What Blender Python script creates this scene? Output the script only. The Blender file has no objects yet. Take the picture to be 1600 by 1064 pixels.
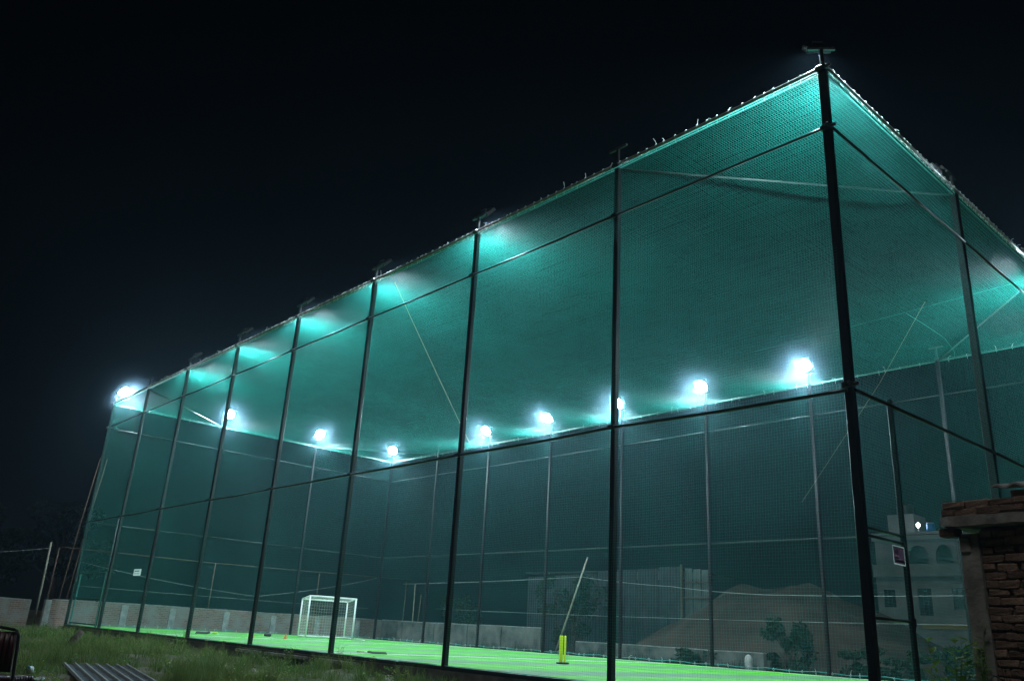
import bpy, math, random
import numpy as np
from mathutils import Vector, Matrix

random.seed(7)
RNG = np.random.default_rng(7)
scene = bpy.context.scene
COL = scene.collection
rad = math.radians

# ------------------------------------------------------------------ camera
cam_data = bpy.data.cameras.new("camera")
cam = bpy.data.objects.new("camera", cam_data)
COL.objects.link(cam)
YAW, PITCH, ROLL = rad(138.593), rad(19.547), rad(3.361)
fw = Vector((math.cos(YAW) * math.cos(PITCH), math.sin(YAW) * math.cos(PITCH), math.sin(PITCH)))
rt = fw.cross(Vector((0, 0, 1))).normalized()
up = rt.cross(fw)
r2 = rt * math.cos(ROLL) + up * math.sin(ROLL)
u2 = -rt * math.sin(ROLL) + up * math.cos(ROLL)
m3 = Matrix((r2, u2, -fw)).transposed()
cam.matrix_world = Matrix.Translation((5.418, -11.538, 0.724)) @ m3.to_4x4()
cam_data.sensor_width = 36.0
cam_data.lens = 28.91
cam_data.clip_start = 0.05
cam_data.clip_end = 1000
scene.camera = cam

# ------------------------------------------------------------------ world, moonlight, exposure
SUN_AZ, SUN_EL = rad(292), rad(52)
world = bpy.data.worlds.new("World")
scene.world = world
world.use_nodes = True
wn = world.node_tree
bg = wn.nodes["Background"]
sky = wn.nodes.new("ShaderNodeTexSky")
sky.sky_type = 'NISHITA'
sky.sun_disc = False
sky.sun_elevation = SUN_EL
sky.sun_rotation = math.pi / 2 - SUN_AZ
wn.links.new(sky.outputs[0], bg.inputs[0])
bg.inputs[1].default_value = 0.00022
sun_data = bpy.data.lights.new("night_glow_sun", 'SUN')
sun_data.energy = 0.32
sun_data.angle = rad(12)
sun_data.color = (1.0, 0.96, 0.90)
sun = bpy.data.objects.new("night_glow_sun", sun_data)
COL.objects.link(sun)
sd = Vector((math.cos(SUN_AZ) * math.cos(SUN_EL), math.sin(SUN_AZ) * math.cos(SUN_EL), math.sin(SUN_EL)))
sun.rotation_euler = sd.to_track_quat('Z', 'Y').to_euler()
scene.view_settings.view_transform = 'Standard'
scene.view_settings.look = 'None'
scene.view_settings.exposure = 0.0
scene.view_settings.gamma = 1.0
scene.view_settings.use_curve_mapping = False
cy = scene.cycles
cy.use_denoising = True
cy.max_bounces = 5
cy.diffuse_bounces = 3
cy.glossy_bounces = 3
cy.volume_bounces = 0
cy.caustics_reflective = False
cy.caustics_refractive = False
cy.sample_clamp_indirect = 4.0

LAMP = 2900.0          # radiance of a lit floodlight lens
HAZE = 0.0006          # scattering per metre

# ------------------------------------------------------------------ materials
def mat(name):
    m = bpy.data.materials.new(name)
    m.use_nodes = True
    nt = m.node_tree
    return m, nt, nt.nodes["Principled BSDF"]

def setp(b, col=None, rough=None, metal=None, spec=None):
    if col is not None: b.inputs['Base Color'].default_value = (*col, 1)
    if rough is not None: b.inputs['Roughness'].default_value = rough
    if metal is not None: b.inputs['Metallic'].default_value = metal
    if spec is not None: b.inputs['Specular IOR Level'].default_value = spec

def noisy(name, c1, c2, scale=4.0, rough=0.8, metal=0.0, spec=0.4, bump=0.0, bscale=None, detail=6, objrand=0.0, rough2=None, coords='Object'):
    """two-tone noise material with optional bump and per-object brightness variation"""
    m, nt, b = mat(name)
    tc = nt.nodes.new("ShaderNodeTexCoord")
    nz = nt.nodes.new("ShaderNodeTexNoise")
    nz.inputs['Scale'].default_value = scale
    nz.inputs['Detail'].default_value = detail
    nt.links.new(tc.outputs[coords], nz.inputs['Vector'])
    rp = nt.nodes.new("ShaderNodeValToRGB")
    rp.color_ramp.elements[0].position = 0.32
    rp.color_ramp.elements[1].position = 0.68
    rp.color_ramp.elements[0].color = (*c1, 1)
    rp.color_ramp.elements[1].color = (*c2, 1)
    nt.links.new(nz.outputs['Fac'], rp.inputs['Fac'])
    out = rp.outputs['Color']
    if objrand:
        oi = nt.nodes.new("ShaderNodeObjectInfo")
        mr = nt.nodes.new("ShaderNodeMapRange")
        mr.inputs['To Min'].default_value = 1 - objrand
        mr.inputs['To Max'].default_value = 1 + objrand
        nt.links.new(oi.outputs['Random'], mr.inputs['Value'])
        hs = nt.nodes.new("ShaderNodeHueSaturation")
        nt.links.new(mr.outputs[0], hs.inputs['Value'])
        nt.links.new(out, hs.inputs['Color'])
        out = hs.outputs['Color']
    nt.links.new(out, b.inputs['Base Color'])
    setp(b, rough=rough, metal=metal, spec=spec)
    if rough2 is not None:
        mr2 = nt.nodes.new("ShaderNodeMapRange")
        mr2.inputs['To Min'].default_value = rough
        mr2.inputs['To Max'].default_value = rough2
        nt.links.new(nz.outputs['Fac'], mr2.inputs['Value'])
        nt.links.new(mr2.outputs[0], b.inputs['Roughness'])
    if bump:
        n2 = nt.nodes.new("ShaderNodeTexNoise")
        n2.inputs['Scale'].default_value = bscale or scale * 4
        n2.inputs['Detail'].default_value = 5
        nt.links.new(tc.outputs[coords], n2.inputs['Vector'])
        bp = nt.nodes.new("ShaderNodeBump")
        bp.inputs['Strength'].default_value = bump
        bp.inputs['Distance'].default_value = 0.02
        nt.links.new(n2.outputs['Fac'], bp.inputs['Height'])
        nt.links.new(bp.outputs['Normal'], b.inputs['Normal'])
    return m

M = {}
M['pole'] = noisy('black_painted_steel', (0.005, 0.006, 0.007), (0.012, 0.0125, 0.014), 3, 0.26, 0, 0.35, 0.02, 14, rough2=0.40)
M['pole_matte'] = noisy('matte_black_steel', (0.004, 0.0045, 0.005), (0.010, 0.010, 0.011), 3, 0.6, 0, 0.15, 0.02, 14)
M['rail'] = noisy('painted_pipe', (0.008, 0.008, 0.009), (0.024, 0.022, 0.021), 6, 0.35, 0, 0.5, 0.1, 30)
M['toprail'] = noisy('bare_top_pipe', (0.20, 0.19, 0.19), (0.38, 0.36, 0.36), 7, 0.4, 0.3, 0.5)
M['galv'] = noisy('galvanised_pipe', (0.03, 0.032, 0.034), (0.07, 0.073, 0.076), 8, 0.4, 0.2, 0.5)
M['net'] = noisy('green_net_cord', (0.008, 0.25, 0.20), (0.018, 0.33, 0.27), 1.3, 0.6, 0, 0.3)
M['net_side'] = noisy('dimmed_green_net_cord', (0.020, 0.19, 0.17), (0.034, 0.25, 0.225), 0.9, 0.65, 0, 0.25)  # side cords coloured duller, standing in for weaker light on the side nets
M['rope'] = noisy('teal_edge_rope', (0.02, 0.30, 0.24), (0.10, 0.46, 0.38), 10, 0.7)
M['tie'] = noisy('pale_rope_tie', (0.45, 0.55, 0.50), (0.75, 0.80, 0.76), 14, 0.8)
M['jute'] = noisy('brown_jute_rope', (0.35, 0.26, 0.15), (0.55, 0.43, 0.26), 30, 0.9)
M['housing'] = noisy('lamp_housing', (0.02, 0.02, 0.022), (0.045, 0.045, 0.05), 9, 0.45)
M['bracket'] = noisy('lamp_bracket_steel', (0.30, 0.31, 0.32), (0.45, 0.46, 0.47), 9, 0.4, 0.4)
M['deadlens'] = noisy('unlit_lens', (0.55, 0.58, 0.60), (0.65, 0.68, 0.70), 5, 0.15)
M['concrete'] = noisy('weathered_concrete', (0.18, 0.185, 0.18), (0.38, 0.38, 0.37), 5, 0.92, bump=0.6, bscale=22)
M['plinth'] = noisy('plinth_concrete', (0.05, 0.048, 0.045), (0.20, 0.19, 0.175), 2.2, 0.95, bump=0.6, bscale=18)
M['plaster'] = noisy('pale_plaster', (0.20, 0.215, 0.21), (0.36, 0.375, 0.36), 3.5, 0.9, bump=0.3)
M['brick'] = noisy('fired_brick', (0.14, 0.092, 0.072), (0.30, 0.205, 0.165), 9, 0.93, bump=0.9, bscale=45, objrand=0.45)
M['mortar'] = noisy('dark_mud_mortar', (0.11, 0.095, 0.08), (0.20, 0.175, 0.15), 9, 0.98, bump=0.8, bscale=30)
M['dark_plaster'] = noisy('dark_wall_plaster', (0.055, 0.060, 0.055), (0.17, 0.165, 0.15), 1.6, 0.95, bump=0.6, bscale=12, detail=9)  # darker two-tone surface for the far long side walls
M['rust'] = noisy('rusty_pipe', (0.06, 0.033, 0.022), (0.16, 0.095, 0.065), 12, 0.8, 0.2)
M['bamboo'] = noisy('dry_bamboo', (0.24, 0.22, 0.17), (0.40, 0.36, 0.28), 7, 0.7)
M['wire'] = noisy('pale_wire', (0.35, 0.37, 0.36), (0.5, 0.5, 0.5), 3, 0.5)
M['white'] = noisy('white_paint', (0.70, 0.72, 0.74), (0.82, 0.83, 0.84), 6, 0.4)
M['goalnet'] = noisy('white_goal_net', (0.62, 0.62, 0.58), (0.75, 0.75, 0.7), 6, 0.8)
M['yellow'] = noisy('fluorescent_yellow', (0.62, 0.72, 0.02), (0.72, 0.80, 0.04), 20, 0.4)
M['black'] = noisy('black_rubber', (0.012, 0.012, 0.013), (0.025, 0.025, 0.027), 20, 0.6)
M['orange'] = noisy('orange_plastic', (0.80, 0.16, 0.02), (0.85, 0.22, 0.03), 8, 0.45)
M['willow'] = noisy('bat_wood', (0.34, 0.27, 0.17), (0.50, 0.40, 0.27), 8, 0.5)
M['soil'] = noisy('mound_soil', (0.025, 0.017, 0.011), (0.058, 0.040, 0.027), 0.9, 0.97, bump=0.9, bscale=7)
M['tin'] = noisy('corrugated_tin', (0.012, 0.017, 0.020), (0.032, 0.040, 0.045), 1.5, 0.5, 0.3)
M['tinlit'] = noisy('lit_side_tin', (0.05, 0.056, 0.056), (0.10, 0.108, 0.108), 2, 0.45, 0.2)  # shed side sheets coloured paler to stand for their lit face
M['cement'] = noisy('grey_cement_sheet', (0.30, 0.31, 0.31), (0.46, 0.47, 0.47), 6, 0.9, bump=0.3)
M['roofsheet'] = noisy('blue_grey_sheet', (0.03, 0.038, 0.048), (0.06, 0.072, 0.085), 3, 0.85, 0, 0.08)
M['ridge'] = noisy('pale_sheet_ridge', (0.16, 0.18, 0.18), (0.30, 0.33, 0.32), 9, 0.8, 0, 0.15)
M['maroon'] = noisy('maroon_plastic', (0.04, 0.012, 0.02), (0.07, 0.022, 0.034), 8, 0.4)
M['wallpaint'] = noisy('cream_wall_paint', (0.18, 0.195, 0.20), (0.31, 0.325, 0.33), 0.5, 0.9)
M['yellowpaint'] = noisy('yellow_wall_band', (0.26, 0.20, 0.06), (0.34, 0.27, 0.09), 0.8, 0.9)
M['darkglass'] = noisy('dark_window', (0.012, 0.016, 0.02), (0.03, 0.035, 0.04), 2, 0.2)
M['bluetank'] = noisy('blue_barrel', (0.03, 0.22, 0.60), (0.05, 0.30, 0.72), 4, 0.4)
M['stone'] = noisy('pale_stone', (0.30, 0.30, 0.28), (0.55, 0.54, 0.50), 7, 0.9, bump=0.7, bscale=25)
M['litter'] = noisy('crumpled_plastic', (0.45, 0.55, 0.55), (0.75, 0.82, 0.82), 8, 0.25, bump=0.5)
M['bark'] = noisy('bark', (0.05, 0.04, 0.03), (0.12, 0.09, 0.065), 8, 0.95, bump=0.6)
M['postersheet'] = noisy('purple_poster', (0.10, 0.05, 0.09), (0.15, 0.075, 0.13), 5, 0.5)
M['posterink'] = noisy('poster_dark_ink', (0.035, 0.012, 0.03), (0.05, 0.02, 0.045), 5, 0.5)
M['posterpale'] = noisy('poster_pale_ink', (0.24, 0.17, 0.24), (0.30, 0.22, 0.30), 5, 0.5)
M['signwhite'] = noisy('white_sign_board', (0.72, 0.76, 0.78), (0.82, 0.85, 0.86), 4, 0.4)
M['signink'] = noisy('blue_sign_ink', (0.10, 0.17, 0.36), (0.14, 0.22, 0.42), 4, 0.5)

def translucent(m, fac):
    nt = m.node_tree; b = nt.nodes['Principled BSDF']; out = nt.nodes['Material Output']
    tr = nt.nodes.new('ShaderNodeBsdfTranslucent'); mx = nt.nodes.new('ShaderNodeMixShader'); mx.inputs[0].default_value = fac
    src = b.inputs['Base Color'].links[0].from_socket
    nt.links.new(src, tr.inputs['Color']); nt.links.new(b.outputs[0], mx.inputs[1]); nt.links.new(tr.outputs[0], mx.inputs[2])
    nt.links.new(mx.outputs[0], out.inputs['Surface'])
for k_ in ('signwhite', 'postersheet'): translucent(M[k_], .5)
def leafmat(name, c1, c2, scale=1.5):
    m = noisy(name, c1, c2, scale, 0.55, 0, 0.3)
    translucent(m, .38)
    return m
M['grass'] = leafmat('field_grass', (0.055, 0.13, 0.022), (0.20, 0.25, 0.075), 0.9)
M['drygrass'] = leafmat('dry_grass', (0.22, 0.19, 0.10), (0.34, 0.28, 0.16), 2)
M['weed'] = leafmat('weed_leaf', (0.13, 0.20, 0.03), (0.24, 0.28, 0.05), 3)
M['bigleaf'] = leafmat('broad_leaf', (0.07, 0.19, 0.025), (0.20, 0.33, 0.05), 3)
M['bush'] = leafmat('bush_leaf', (0.008, 0.022, 0.007), (0.020, 0.042, 0.013), 0.8)
M['tree'] = leafmat('tree_leaf', (0.012, 0.022, 0.008), (0.022, 0.036, 0.014), 0.5)

# turf: two tones of turf roll laid across the pitch
def turf_material():
    m, nt, b = mat('artificial_turf')
    tc = nt.nodes.new("ShaderNodeTexCoord")
    sx = nt.nodes.new("ShaderNodeSeparateXYZ")
    nt.links.new(tc.outputs['Object'], sx.inputs[0])
    a = nt.nodes.new("ShaderNodeMath"); a.operation = 'ADD'; a.inputs[1].default_value = 7.5 + 0.8 + 39
    nt.links.new(sx.outputs['X'], a.inputs[0])
    d = nt.nodes.new("ShaderNodeMath"); d.operation = 'DIVIDE'; d.inputs[1].default_value = 3.9
    nt.links.new(a.outputs[0], d.inputs[0])
    f = nt.nodes.new("ShaderNodeMath"); f.operation = 'FRACT'
    nt.links.new(d.outputs[0], f.inputs[0])
    l = nt.nodes.new("ShaderNodeMath"); l.operation = 'LESS_THAN'; l.inputs[1].default_value = 0.40
    nt.links.new(f.outputs[0], l.inputs[0])
    nz = nt.nodes.new("ShaderNodeTexNoise"); nz.inputs['Scale'].default_value = 1.3; nz.inputs['Detail'].default_value = 8
    nt.links.new(tc.outputs['Object'], nz.inputs['Vector'])
    n2 = nt.nodes.new("ShaderNodeTexNoise"); n2.inputs['Scale'].default_value = 90; n2.inputs['Detail'].default_value = 3
    nt.links.new(tc.outputs['Object'], n2.inputs['Vector'])
    def ramp(c1, c2):
        r = nt.nodes.new("ShaderNodeValToRGB")
        r.color_ramp.elements[0].position = 0.3; r.color_ramp.elements[1].position = 0.7
        r.color_ramp.elements[0].color = (*c1, 1); r.color_ramp.elements[1].color = (*c2, 1)
        nt.links.new(nz.outputs['Fac'], r.inputs['Fac'])
        return r
    ra = ramp((0.028, 0.26, 0.004), (0.080, 0.43, 0.014))
    rb = ramp((0.070, 0.18, 0.085), (0.10, 0.23, 0.115))
    mx = nt.nodes.new("ShaderNodeMix"); mx.data_type = 'RGBA'
    nt.links.new(l.outputs[0], mx.inputs['Factor'])
    nt.links.new(ra.outputs[0], mx.inputs[6]); nt.links.new(rb.outputs[0], mx.inputs[7])
    hs = nt.nodes.new("ShaderNodeHueSaturation")
    mr = nt.nodes.new("ShaderNodeMapRange"); mr.inputs['To Min'].default_value = 0.75; mr.inputs['To Max'].default_value = 1.2
    nt.links.new(n2.outputs['Fac'], mr.inputs['Value']); nt.links.new(mr.outputs[0], hs.inputs['Value'])
    nt.links.new(mx.outputs[2], hs.inputs['Color'])
    nt.links.new(hs.outputs[0], b.inputs['Base Color'])
    bp = nt.nodes.new("ShaderNodeBump"); bp.inputs['Strength'].default_value = 0.5; bp.inputs['Distance'].default_value = 0.01
    nt.links.new(n2.outputs['Fac'], bp.inputs['Height']); nt.links.new(bp.outputs[0], b.inputs['Normal'])
    setp(b, rough=0.7, spec=0.25)
    return m
M['turf'] = turf_material()

def ground_material():
    m, nt, b = mat('weedy_soil')
    tc = nt.nodes.new("ShaderNodeTexCoord")
    nz = nt.nodes.new("ShaderNodeTexNoise"); nz.inputs['Scale'].default_value = 0.7; nz.inputs['Detail'].default_value = 9
    nt.links.new(tc.outputs['Object'], nz.inputs['Vector'])
    r = nt.nodes.new("ShaderNodeValToRGB")
    e = r.color_ramp.elements
    e[0].position = 0.36; e[0].color = (0.035, 0.055, 0.018, 1)
    e[1].position = 0.66; e[1].color = (0.16, 0.125, 0.09, 1)
    k = e.new(0.5); k.color = (0.085, 0.08, 0.045, 1)
    nt.links.new(nz.outputs['Fac'], r.inputs['Fac'])
    nt.links.new(r.outputs[0], b.inputs['Base Color'])
    n2 = nt.nodes.new("ShaderNodeTexNoise"); n2.inputs['Scale'].default_value = 14; n2.inputs['Detail'].default_value = 8
    nt.links.new(tc.outputs['Object'], n2.inputs['Vector'])
    bp = nt.nodes.new("ShaderNodeBump"); bp.inputs['Strength'].default_value = 0.9; bp.inputs['Distance'].default_value = 0.04
    nt.links.new(n2.outputs['Fac'], bp.inputs['Height']); nt.links.new(bp.outputs[0], b.inputs['Normal'])
    setp(b, rough=0.95, spec=0.2)
    return m
M['ground'] = ground_material()

def farbrick_material():
    """old brick wall with patchy plaster, seen from forty metres"""
    m, nt, b = mat('far_brick_masonry')
    tc = nt.nodes.new("ShaderNodeTexCoord")
    mp = nt.nodes.new("ShaderNodeMapping"); mp.inputs['Rotation'].default_value = (0, 0, 0)
    sx = nt.nodes.new("ShaderNodeSeparateXYZ"); nt.links.new(tc.outputs['Object'], sx.inputs[0])
    ad = nt.nodes.new("ShaderNodeMath"); ad.operation = 'ADD'
    nt.links.new(sx.outputs['X'], ad.inputs[0]); nt.links.new(sx.outputs['Y'], ad.inputs[1])
    cx = nt.nodes.new("ShaderNodeCombineXYZ"); nt.links.new(ad.outputs[0], cx.inputs['X']); nt.links.new(sx.outputs['Z'], cx.inputs['Y'])
    bk = nt.nodes.new("ShaderNodeTexBrick")
    bk.inputs['Scale'].default_value = 1.0
    bk.inputs['Brick Width'].default_value = 0.24; bk.inputs['Row Height'].default_value = 0.085; bk.inputs['Mortar Size'].default_value = 0.012
    bk.inputs['Color1'].default_value = (0.27, 0.17, 0.13, 1); bk.inputs['Color2'].default_value = (0.17, 0.105, 0.085, 1); bk.inputs['Mortar'].default_value = (0.25, 0.24, 0.22, 1)
    nt.links.new(cx.outputs[0], bk.inputs['Vector'])
    nz = nt.nodes.new("ShaderNodeTexNoise"); nz.inputs['Scale'].default_value = 1.1; nz.inputs['Detail'].default_value = 9; nz.inputs['Roughness'].default_value = 0.65
    nt.links.new(tc.outputs['Object'], nz.inputs['Vector'])
    r = nt.nodes.new("ShaderNodeValToRGB"); r.color_ramp.elements[0].position = 0.48; r.color_ramp.elements[1].position = 0.62
    nt.links.new(nz.outputs['Fac'], r.inputs['Fac'])
    mx = nt.nodes.new("ShaderNodeMix"); mx.data_type = 'RGBA'
    nt.links.new(r.outputs[0], mx.inputs['Factor'])
    nt.links.new(bk.outputs['Color'], mx.inputs[6]); mx.inputs[7].default_value = (0.24, 0.235, 0.215, 1)
    nt.links.new(mx.outputs[2], b.inputs['Base Color'])
    bp = nt.nodes.new("ShaderNodeBump"); bp.inputs['Strength'].default_value = 0.6; bp.inputs['Distance'].default_value = 0.01
    nt.links.new(bk.outputs['Fac'], bp.inputs['Height']); bp.invert = True
    nt.links.new(bp.outputs[0], b.inputs['Normal'])
    setp(b, rough=0.95, spec=0.2)
    return m
M['farbrick'] = farbrick_material()

def emission(name, col, strength):
    m = bpy.data.materials.new(name); m.use_nodes = True
    nt = m.node_tree; nt.nodes.clear()
    e = nt.nodes.new("ShaderNodeEmission"); o = nt.nodes.new("ShaderNodeOutputMaterial")
    e.inputs[0].default_value = (*col, 1); e.inputs[1].default_value = strength
    nt.links.new(e.outputs[0], o.inputs[0])
    return m
M['lens'] = emission('lit_floodlight_lens', (0.66, 0.91, 1.0), LAMP)
M['lens_mid'] = emission('near_row_lens', (0.66, 0.91, 1.0), LAMP*.72)
M['lens_dim'] = emission('dim_floodlight_lens', (0.66, 0.91, 1.0), LAMP*.60)
M['lens_bloom'] = emission('bloom_sized_lens', (0.66, 0.91, 1.0), LAMP*1.12/1.96)  # lens of the enlarged heads, oversized to stand in for bloom
M['bulb'] = emission('small_white_bulb', (0.9, 0.97, 1.0), 60)

# ------------------------------------------------------------------ mesh helpers
class MB:
    def __init__(s): s.v = []; s.f = []
    def add(s, vs, fs):
        n = len(s.v); s.v += [tuple(p) for p in vs]; s.f += [tuple(i + n for i in q) for q in fs]; return s
    def box(s, a, b, mtx=None):
        x0, y0, z0 = a; x1, y1, z1 = b
        vs = [Vector(p) for p in ((x0,y0,z0),(x1,y0,z0),(x1,y1,z0),(x0,y1,z0),(x0,y0,z1),(x1,y0,z1),(x1,y1,z1),(x0,y1,z1))]
        if mtx: vs = [mtx @ p for p in vs]
        return s.add(vs, [(0,3,2,1),(4,5,6,7),(0,1,5,4),(1,2,6,5),(2,3,7,6),(3,0,4,7)])
    def bevbox(s, a, b, c=0.01):
        """box with chamfered vertical and horizontal edges (octagonal prism sections)"""
        x0, y0, z0 = a; x1, y1, z1 = b
        def ring(z, i): return [(x0+c+i,y0+i,z),(x1-c-i,y0+i,z),(x1-i,y0+c+i,z),(x1-i,y1-c-i,z),(x1-c-i,y1-i,z),(x0+c+i,y1-i,z),(x0+i,y1-c-i,z),(x0+i,y0+c+i,z)]
        vs = ring(z0, c*.6) + ring(z0+c, 0) + ring(z1-c, 0) + ring(z1, c*.6)
        fs = [tuple(range(7,-1,-1)), tuple(range(24,32))]
        for k in range(3):
            for i in range(8):
                j = (i+1) % 8; fs.append((k*8+i, k*8+j, k*8+8+j, k*8+8+i))
        return s.add(vs, fs)
    def tube(s, pts, r, n=8, cap=True):
        pts = [Vector(p) for p in pts]
        rs = r if isinstance(r, (list, tuple)) else [r]*len(pts)
        base = len(s.v); ref = None
        for i, p in enumerate(pts):
            t = (pts[min(i+1, len(pts)-1)] - pts[max(i-1, 0)]).normalized()
            if ref is None:
                ref = Vector((0,0,1)) if abs(t.z) < .9 else Vector((1,0,0))
            a = ref.cross(t).normalized(); bb = t.cross(a); ref = bb
            for k in range(n):
                an = 2*math.pi*k/n
                s.v.append(tuple(p + (a*math.cos(an) + bb*math.sin(an))*rs[i]))
        for i in range(len(pts)-1):
            for k in range(n):
                j = (k+1) % n
                s.f.append((base+i*n+k, base+i*n+j, base+(i+1)*n+j, base+(i+1)*n+k))
        if cap:
            s.f.append(tuple(base+k for k in reversed(range(n)))); e = base+(len(pts)-1)*n
            s.f.append(tuple(e+k for k in range(n)))
        return s
    def prism(s, outline, d0, d1, fn):
        """outline: 2D points, extruded between d0 and d1; fn(a,b,d)->xyz"""
        n = len(outline)
        vs = [fn(a, b, d0) for a, b in outline] + [fn(a, b, d1) for a, b in outline]
        fs = [tuple(range(n)), tuple(reversed(range(n, 2*n)))] + [(i, i+n, (i+1) % n + n, (i+1) % n) for i in range(n)]
        return s.add(vs, fs)
    def lathe(s, prof, c=(0,0,0), n=14):
        base = len(s.v)
        for r, z in prof:
            for k in range(n):
                a = 2*math.pi*k/n; s.v.append((c[0]+r*math.cos(a), c[1]+r*math.sin(a), c[2]+z))
        for i in range(len(prof)-1):
            for k in range(n):
                j = (k+1) % n; s.f.append((base+i*n+k, base+i*n+j, base+(i+1)*n+j, base+(i+1)*n+k))
        s.f.append(tuple(base+k for k in reversed(range(n)))); e = base+(len(prof)-1)*n
        s.f.append(tuple(e+k for k in range(n)))
        return s
    def mesh(s, name, m, smooth=False):
        me = bpy.data.meshes.new(name); me.from_pydata(s.v, [], s.f); me.update()
        if m: me.materials.append(M[m] if isinstance(m, str) else m)
        if smooth: me.polygons.foreach_set('use_smooth', [True]*len(me.polygons))
        return me
    def build(s, name, m, parent=None, smooth=False):
        return link(name, s.mesh(name, m, smooth), parent)

def link(name, me, parent=None):
    o = bpy.data.objects.new(name, me); COL.objects.link(o)
    if parent: o.parent = parent
    return o
def tag(o, label, cat, group=None):
    o['label'] = label; o['category'] = cat
    if group: o['group'] = group
    return o
def thing(name, label, cat, loc=(0,0,0), rz=0.0, group=None):
    o = bpy.data.objects.new(name, None); COL.objects.link(o)
    o.location = loc; o.rotation_euler = (0, 0, rz); o.empty_display_size = .2
    return tag(o, label, cat, group)
def structure(o): o['kind'] = 'structure'; return o
def np_mesh(name, V, F, m):
    """V (n,3) float, F (k,4) or (k,3) int arrays"""
    me = bpy.data.meshes.new(name)
    k = F.shape[1]
    me.vertices.add(len(V)); me.vertices.foreach_set('co', np.ascontiguousarray(V, dtype=np.float32).ravel())
    me.loops.add(F.size); me.loops.foreach_set('vertex_index', np.ascontiguousarray(F, dtype=np.int32).ravel())
    me.polygons.add(len(F)); me.polygons.foreach_set('loop_start', np.arange(0, F.size, k, dtype=np.int32))
    me.update(calc_edges=True); me.validate()
    me.materials.append(M[m] if isinstance(m, str) else m)
    return me

# ------------------------------------------------------------------ dimensions of the cage
XS = [0.0, -4.60, -9.20, -13.82, -18.32, -22.87, -27.49, -31.95, -36.56]     # poles along the long sides
YS = [0.0, 5.62, 11.06, 16.34]                                               # poles along the short sides
H, ZU, ZM = 10.18, 8.94, 4.47
XE, YE = XS[-1], YS[-1]
GZ = -0.35                                                                   # outside ground level

# ------------------------------------------------------------------ ground, plinth, turf
def hill(x, y):
    b = .07*math.sin(x*.55+1.3)*math.cos(y*.7) + .05*math.sin(x*1.9+y*1.3) + .03*math.sin(x*3.7-y*2.9)
    return b
def ground_z(x, y):
    near = max(0.0, 1 - max(0, abs(x+14)-30)/20) * max(0.0, 1 - max(0, abs(y)-22)/15)
    return GZ + hill(x, y)*near - 0.03
def axis_pts(lo, hi, fine_lo, fine_hi, step):
    a = [lo, lo*.75+fine_lo*.25, (lo+fine_lo)/2, lo*.2+fine_lo*.8]
    a += list(np.arange(fine_lo, fine_hi, step)) + [fine_hi, fine_hi*.8+hi*.2, (fine_hi+hi)/2, fine_hi*.25+hi*.75, hi]
    return a
gx = axis_pts(-230, 150, -48, 8, 0.35); gy = axis_pts(-150, 200, -14, 22, 0.35)
gv = [(x, y, ground_z(x, y)) for x in gx for y in gy]
ny = len(gy)
gf = [(i*ny+j, (i+1)*ny+j, (i+1)*ny+j+1, i*ny+j+1) for i in range(len(gx)-1) for j in range(ny-1)]
gm = bpy.data.meshes.new('ground'); gm.from_pydata(gv, [], gf); gm.materials.append(M['ground'])
gm.polygons.foreach_set('use_smooth', [True]*len(gf))
structure(link('ground', gm))

pl = MB().box((XE-.15, -.10, -.62), (.12, YE+.1, -.085)).build('plinth', 'plinth'); structure(pl)
# chipped concrete ledge stones along the near foot of the plinth
tf = MB().box((XE+.05, .06, -.084), (-.03, 15.1, 0.0)).build('turf', 'turf'); structure(tf)
for x in (-14.55, -26.3):
    MB().box((x-.045, .3, .001), (x+.045, 14.4, .006)).build('marking_line', 'white', tf)
MB().box((XE+.8, 14.36, .0015), (-.5, 14.45, .0065)).build('marking_line', 'white', tf)
arc = MB()
for k in range(24):
    a0, a1 = math.pi*k/24-math.pi/2, math.pi*(k+1)/24-math.pi/2
    P = [(-33+q*math.cos(a), 8.1+q*math.sin(a), .0075) for q, a in ((4.4,a0),(4.5,a0),(4.5,a1),(4.4,a1))]
    arc.add(P, [(0,1,2,3)])
arc.build('marking_line', 'white', tf)

# ------------------------------------------------------------------ the steel frame
frame = thing('steel_cage_frame', 'tall black steel pole and pipe frame that carries the green nets', 'frame')
def pole_at(x, y, w=.11, m='pole'):
    h = w/2
    MB().bevbox((x-h, y-h, -.45), (x+h, y+h, H), .008).build('pole', m, frame)
    MB().bevbox((x-h-.012, y-h-.012, H+.001), (x+h+.012, y+h+.012, H+.014), .003).build('pole_cap', 'pole', frame)
for i, x in enumerate(XS):
    pole_at(x, 0, .125 if i == 0 else .11)
    pole_at(x, YE)
for y in YS[1:3]:
    pole_at(0, y, .135, 'pole_matte'); pole_at(XE, y)
def pipe(name, a, b, r, m='rail', sag=0.0, n=8):
    a, b = Vector(a), Vector(b); pts = []
    k = 13 if sag else 2
    for i in range(k):
        t = i/(k-1); p = a.lerp(b, t); p.z -= sag*4*t*(1-t); pts.append(p)
    return MB().tube(pts, r, n).build(name, m, frame, True)
o = .086
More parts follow.
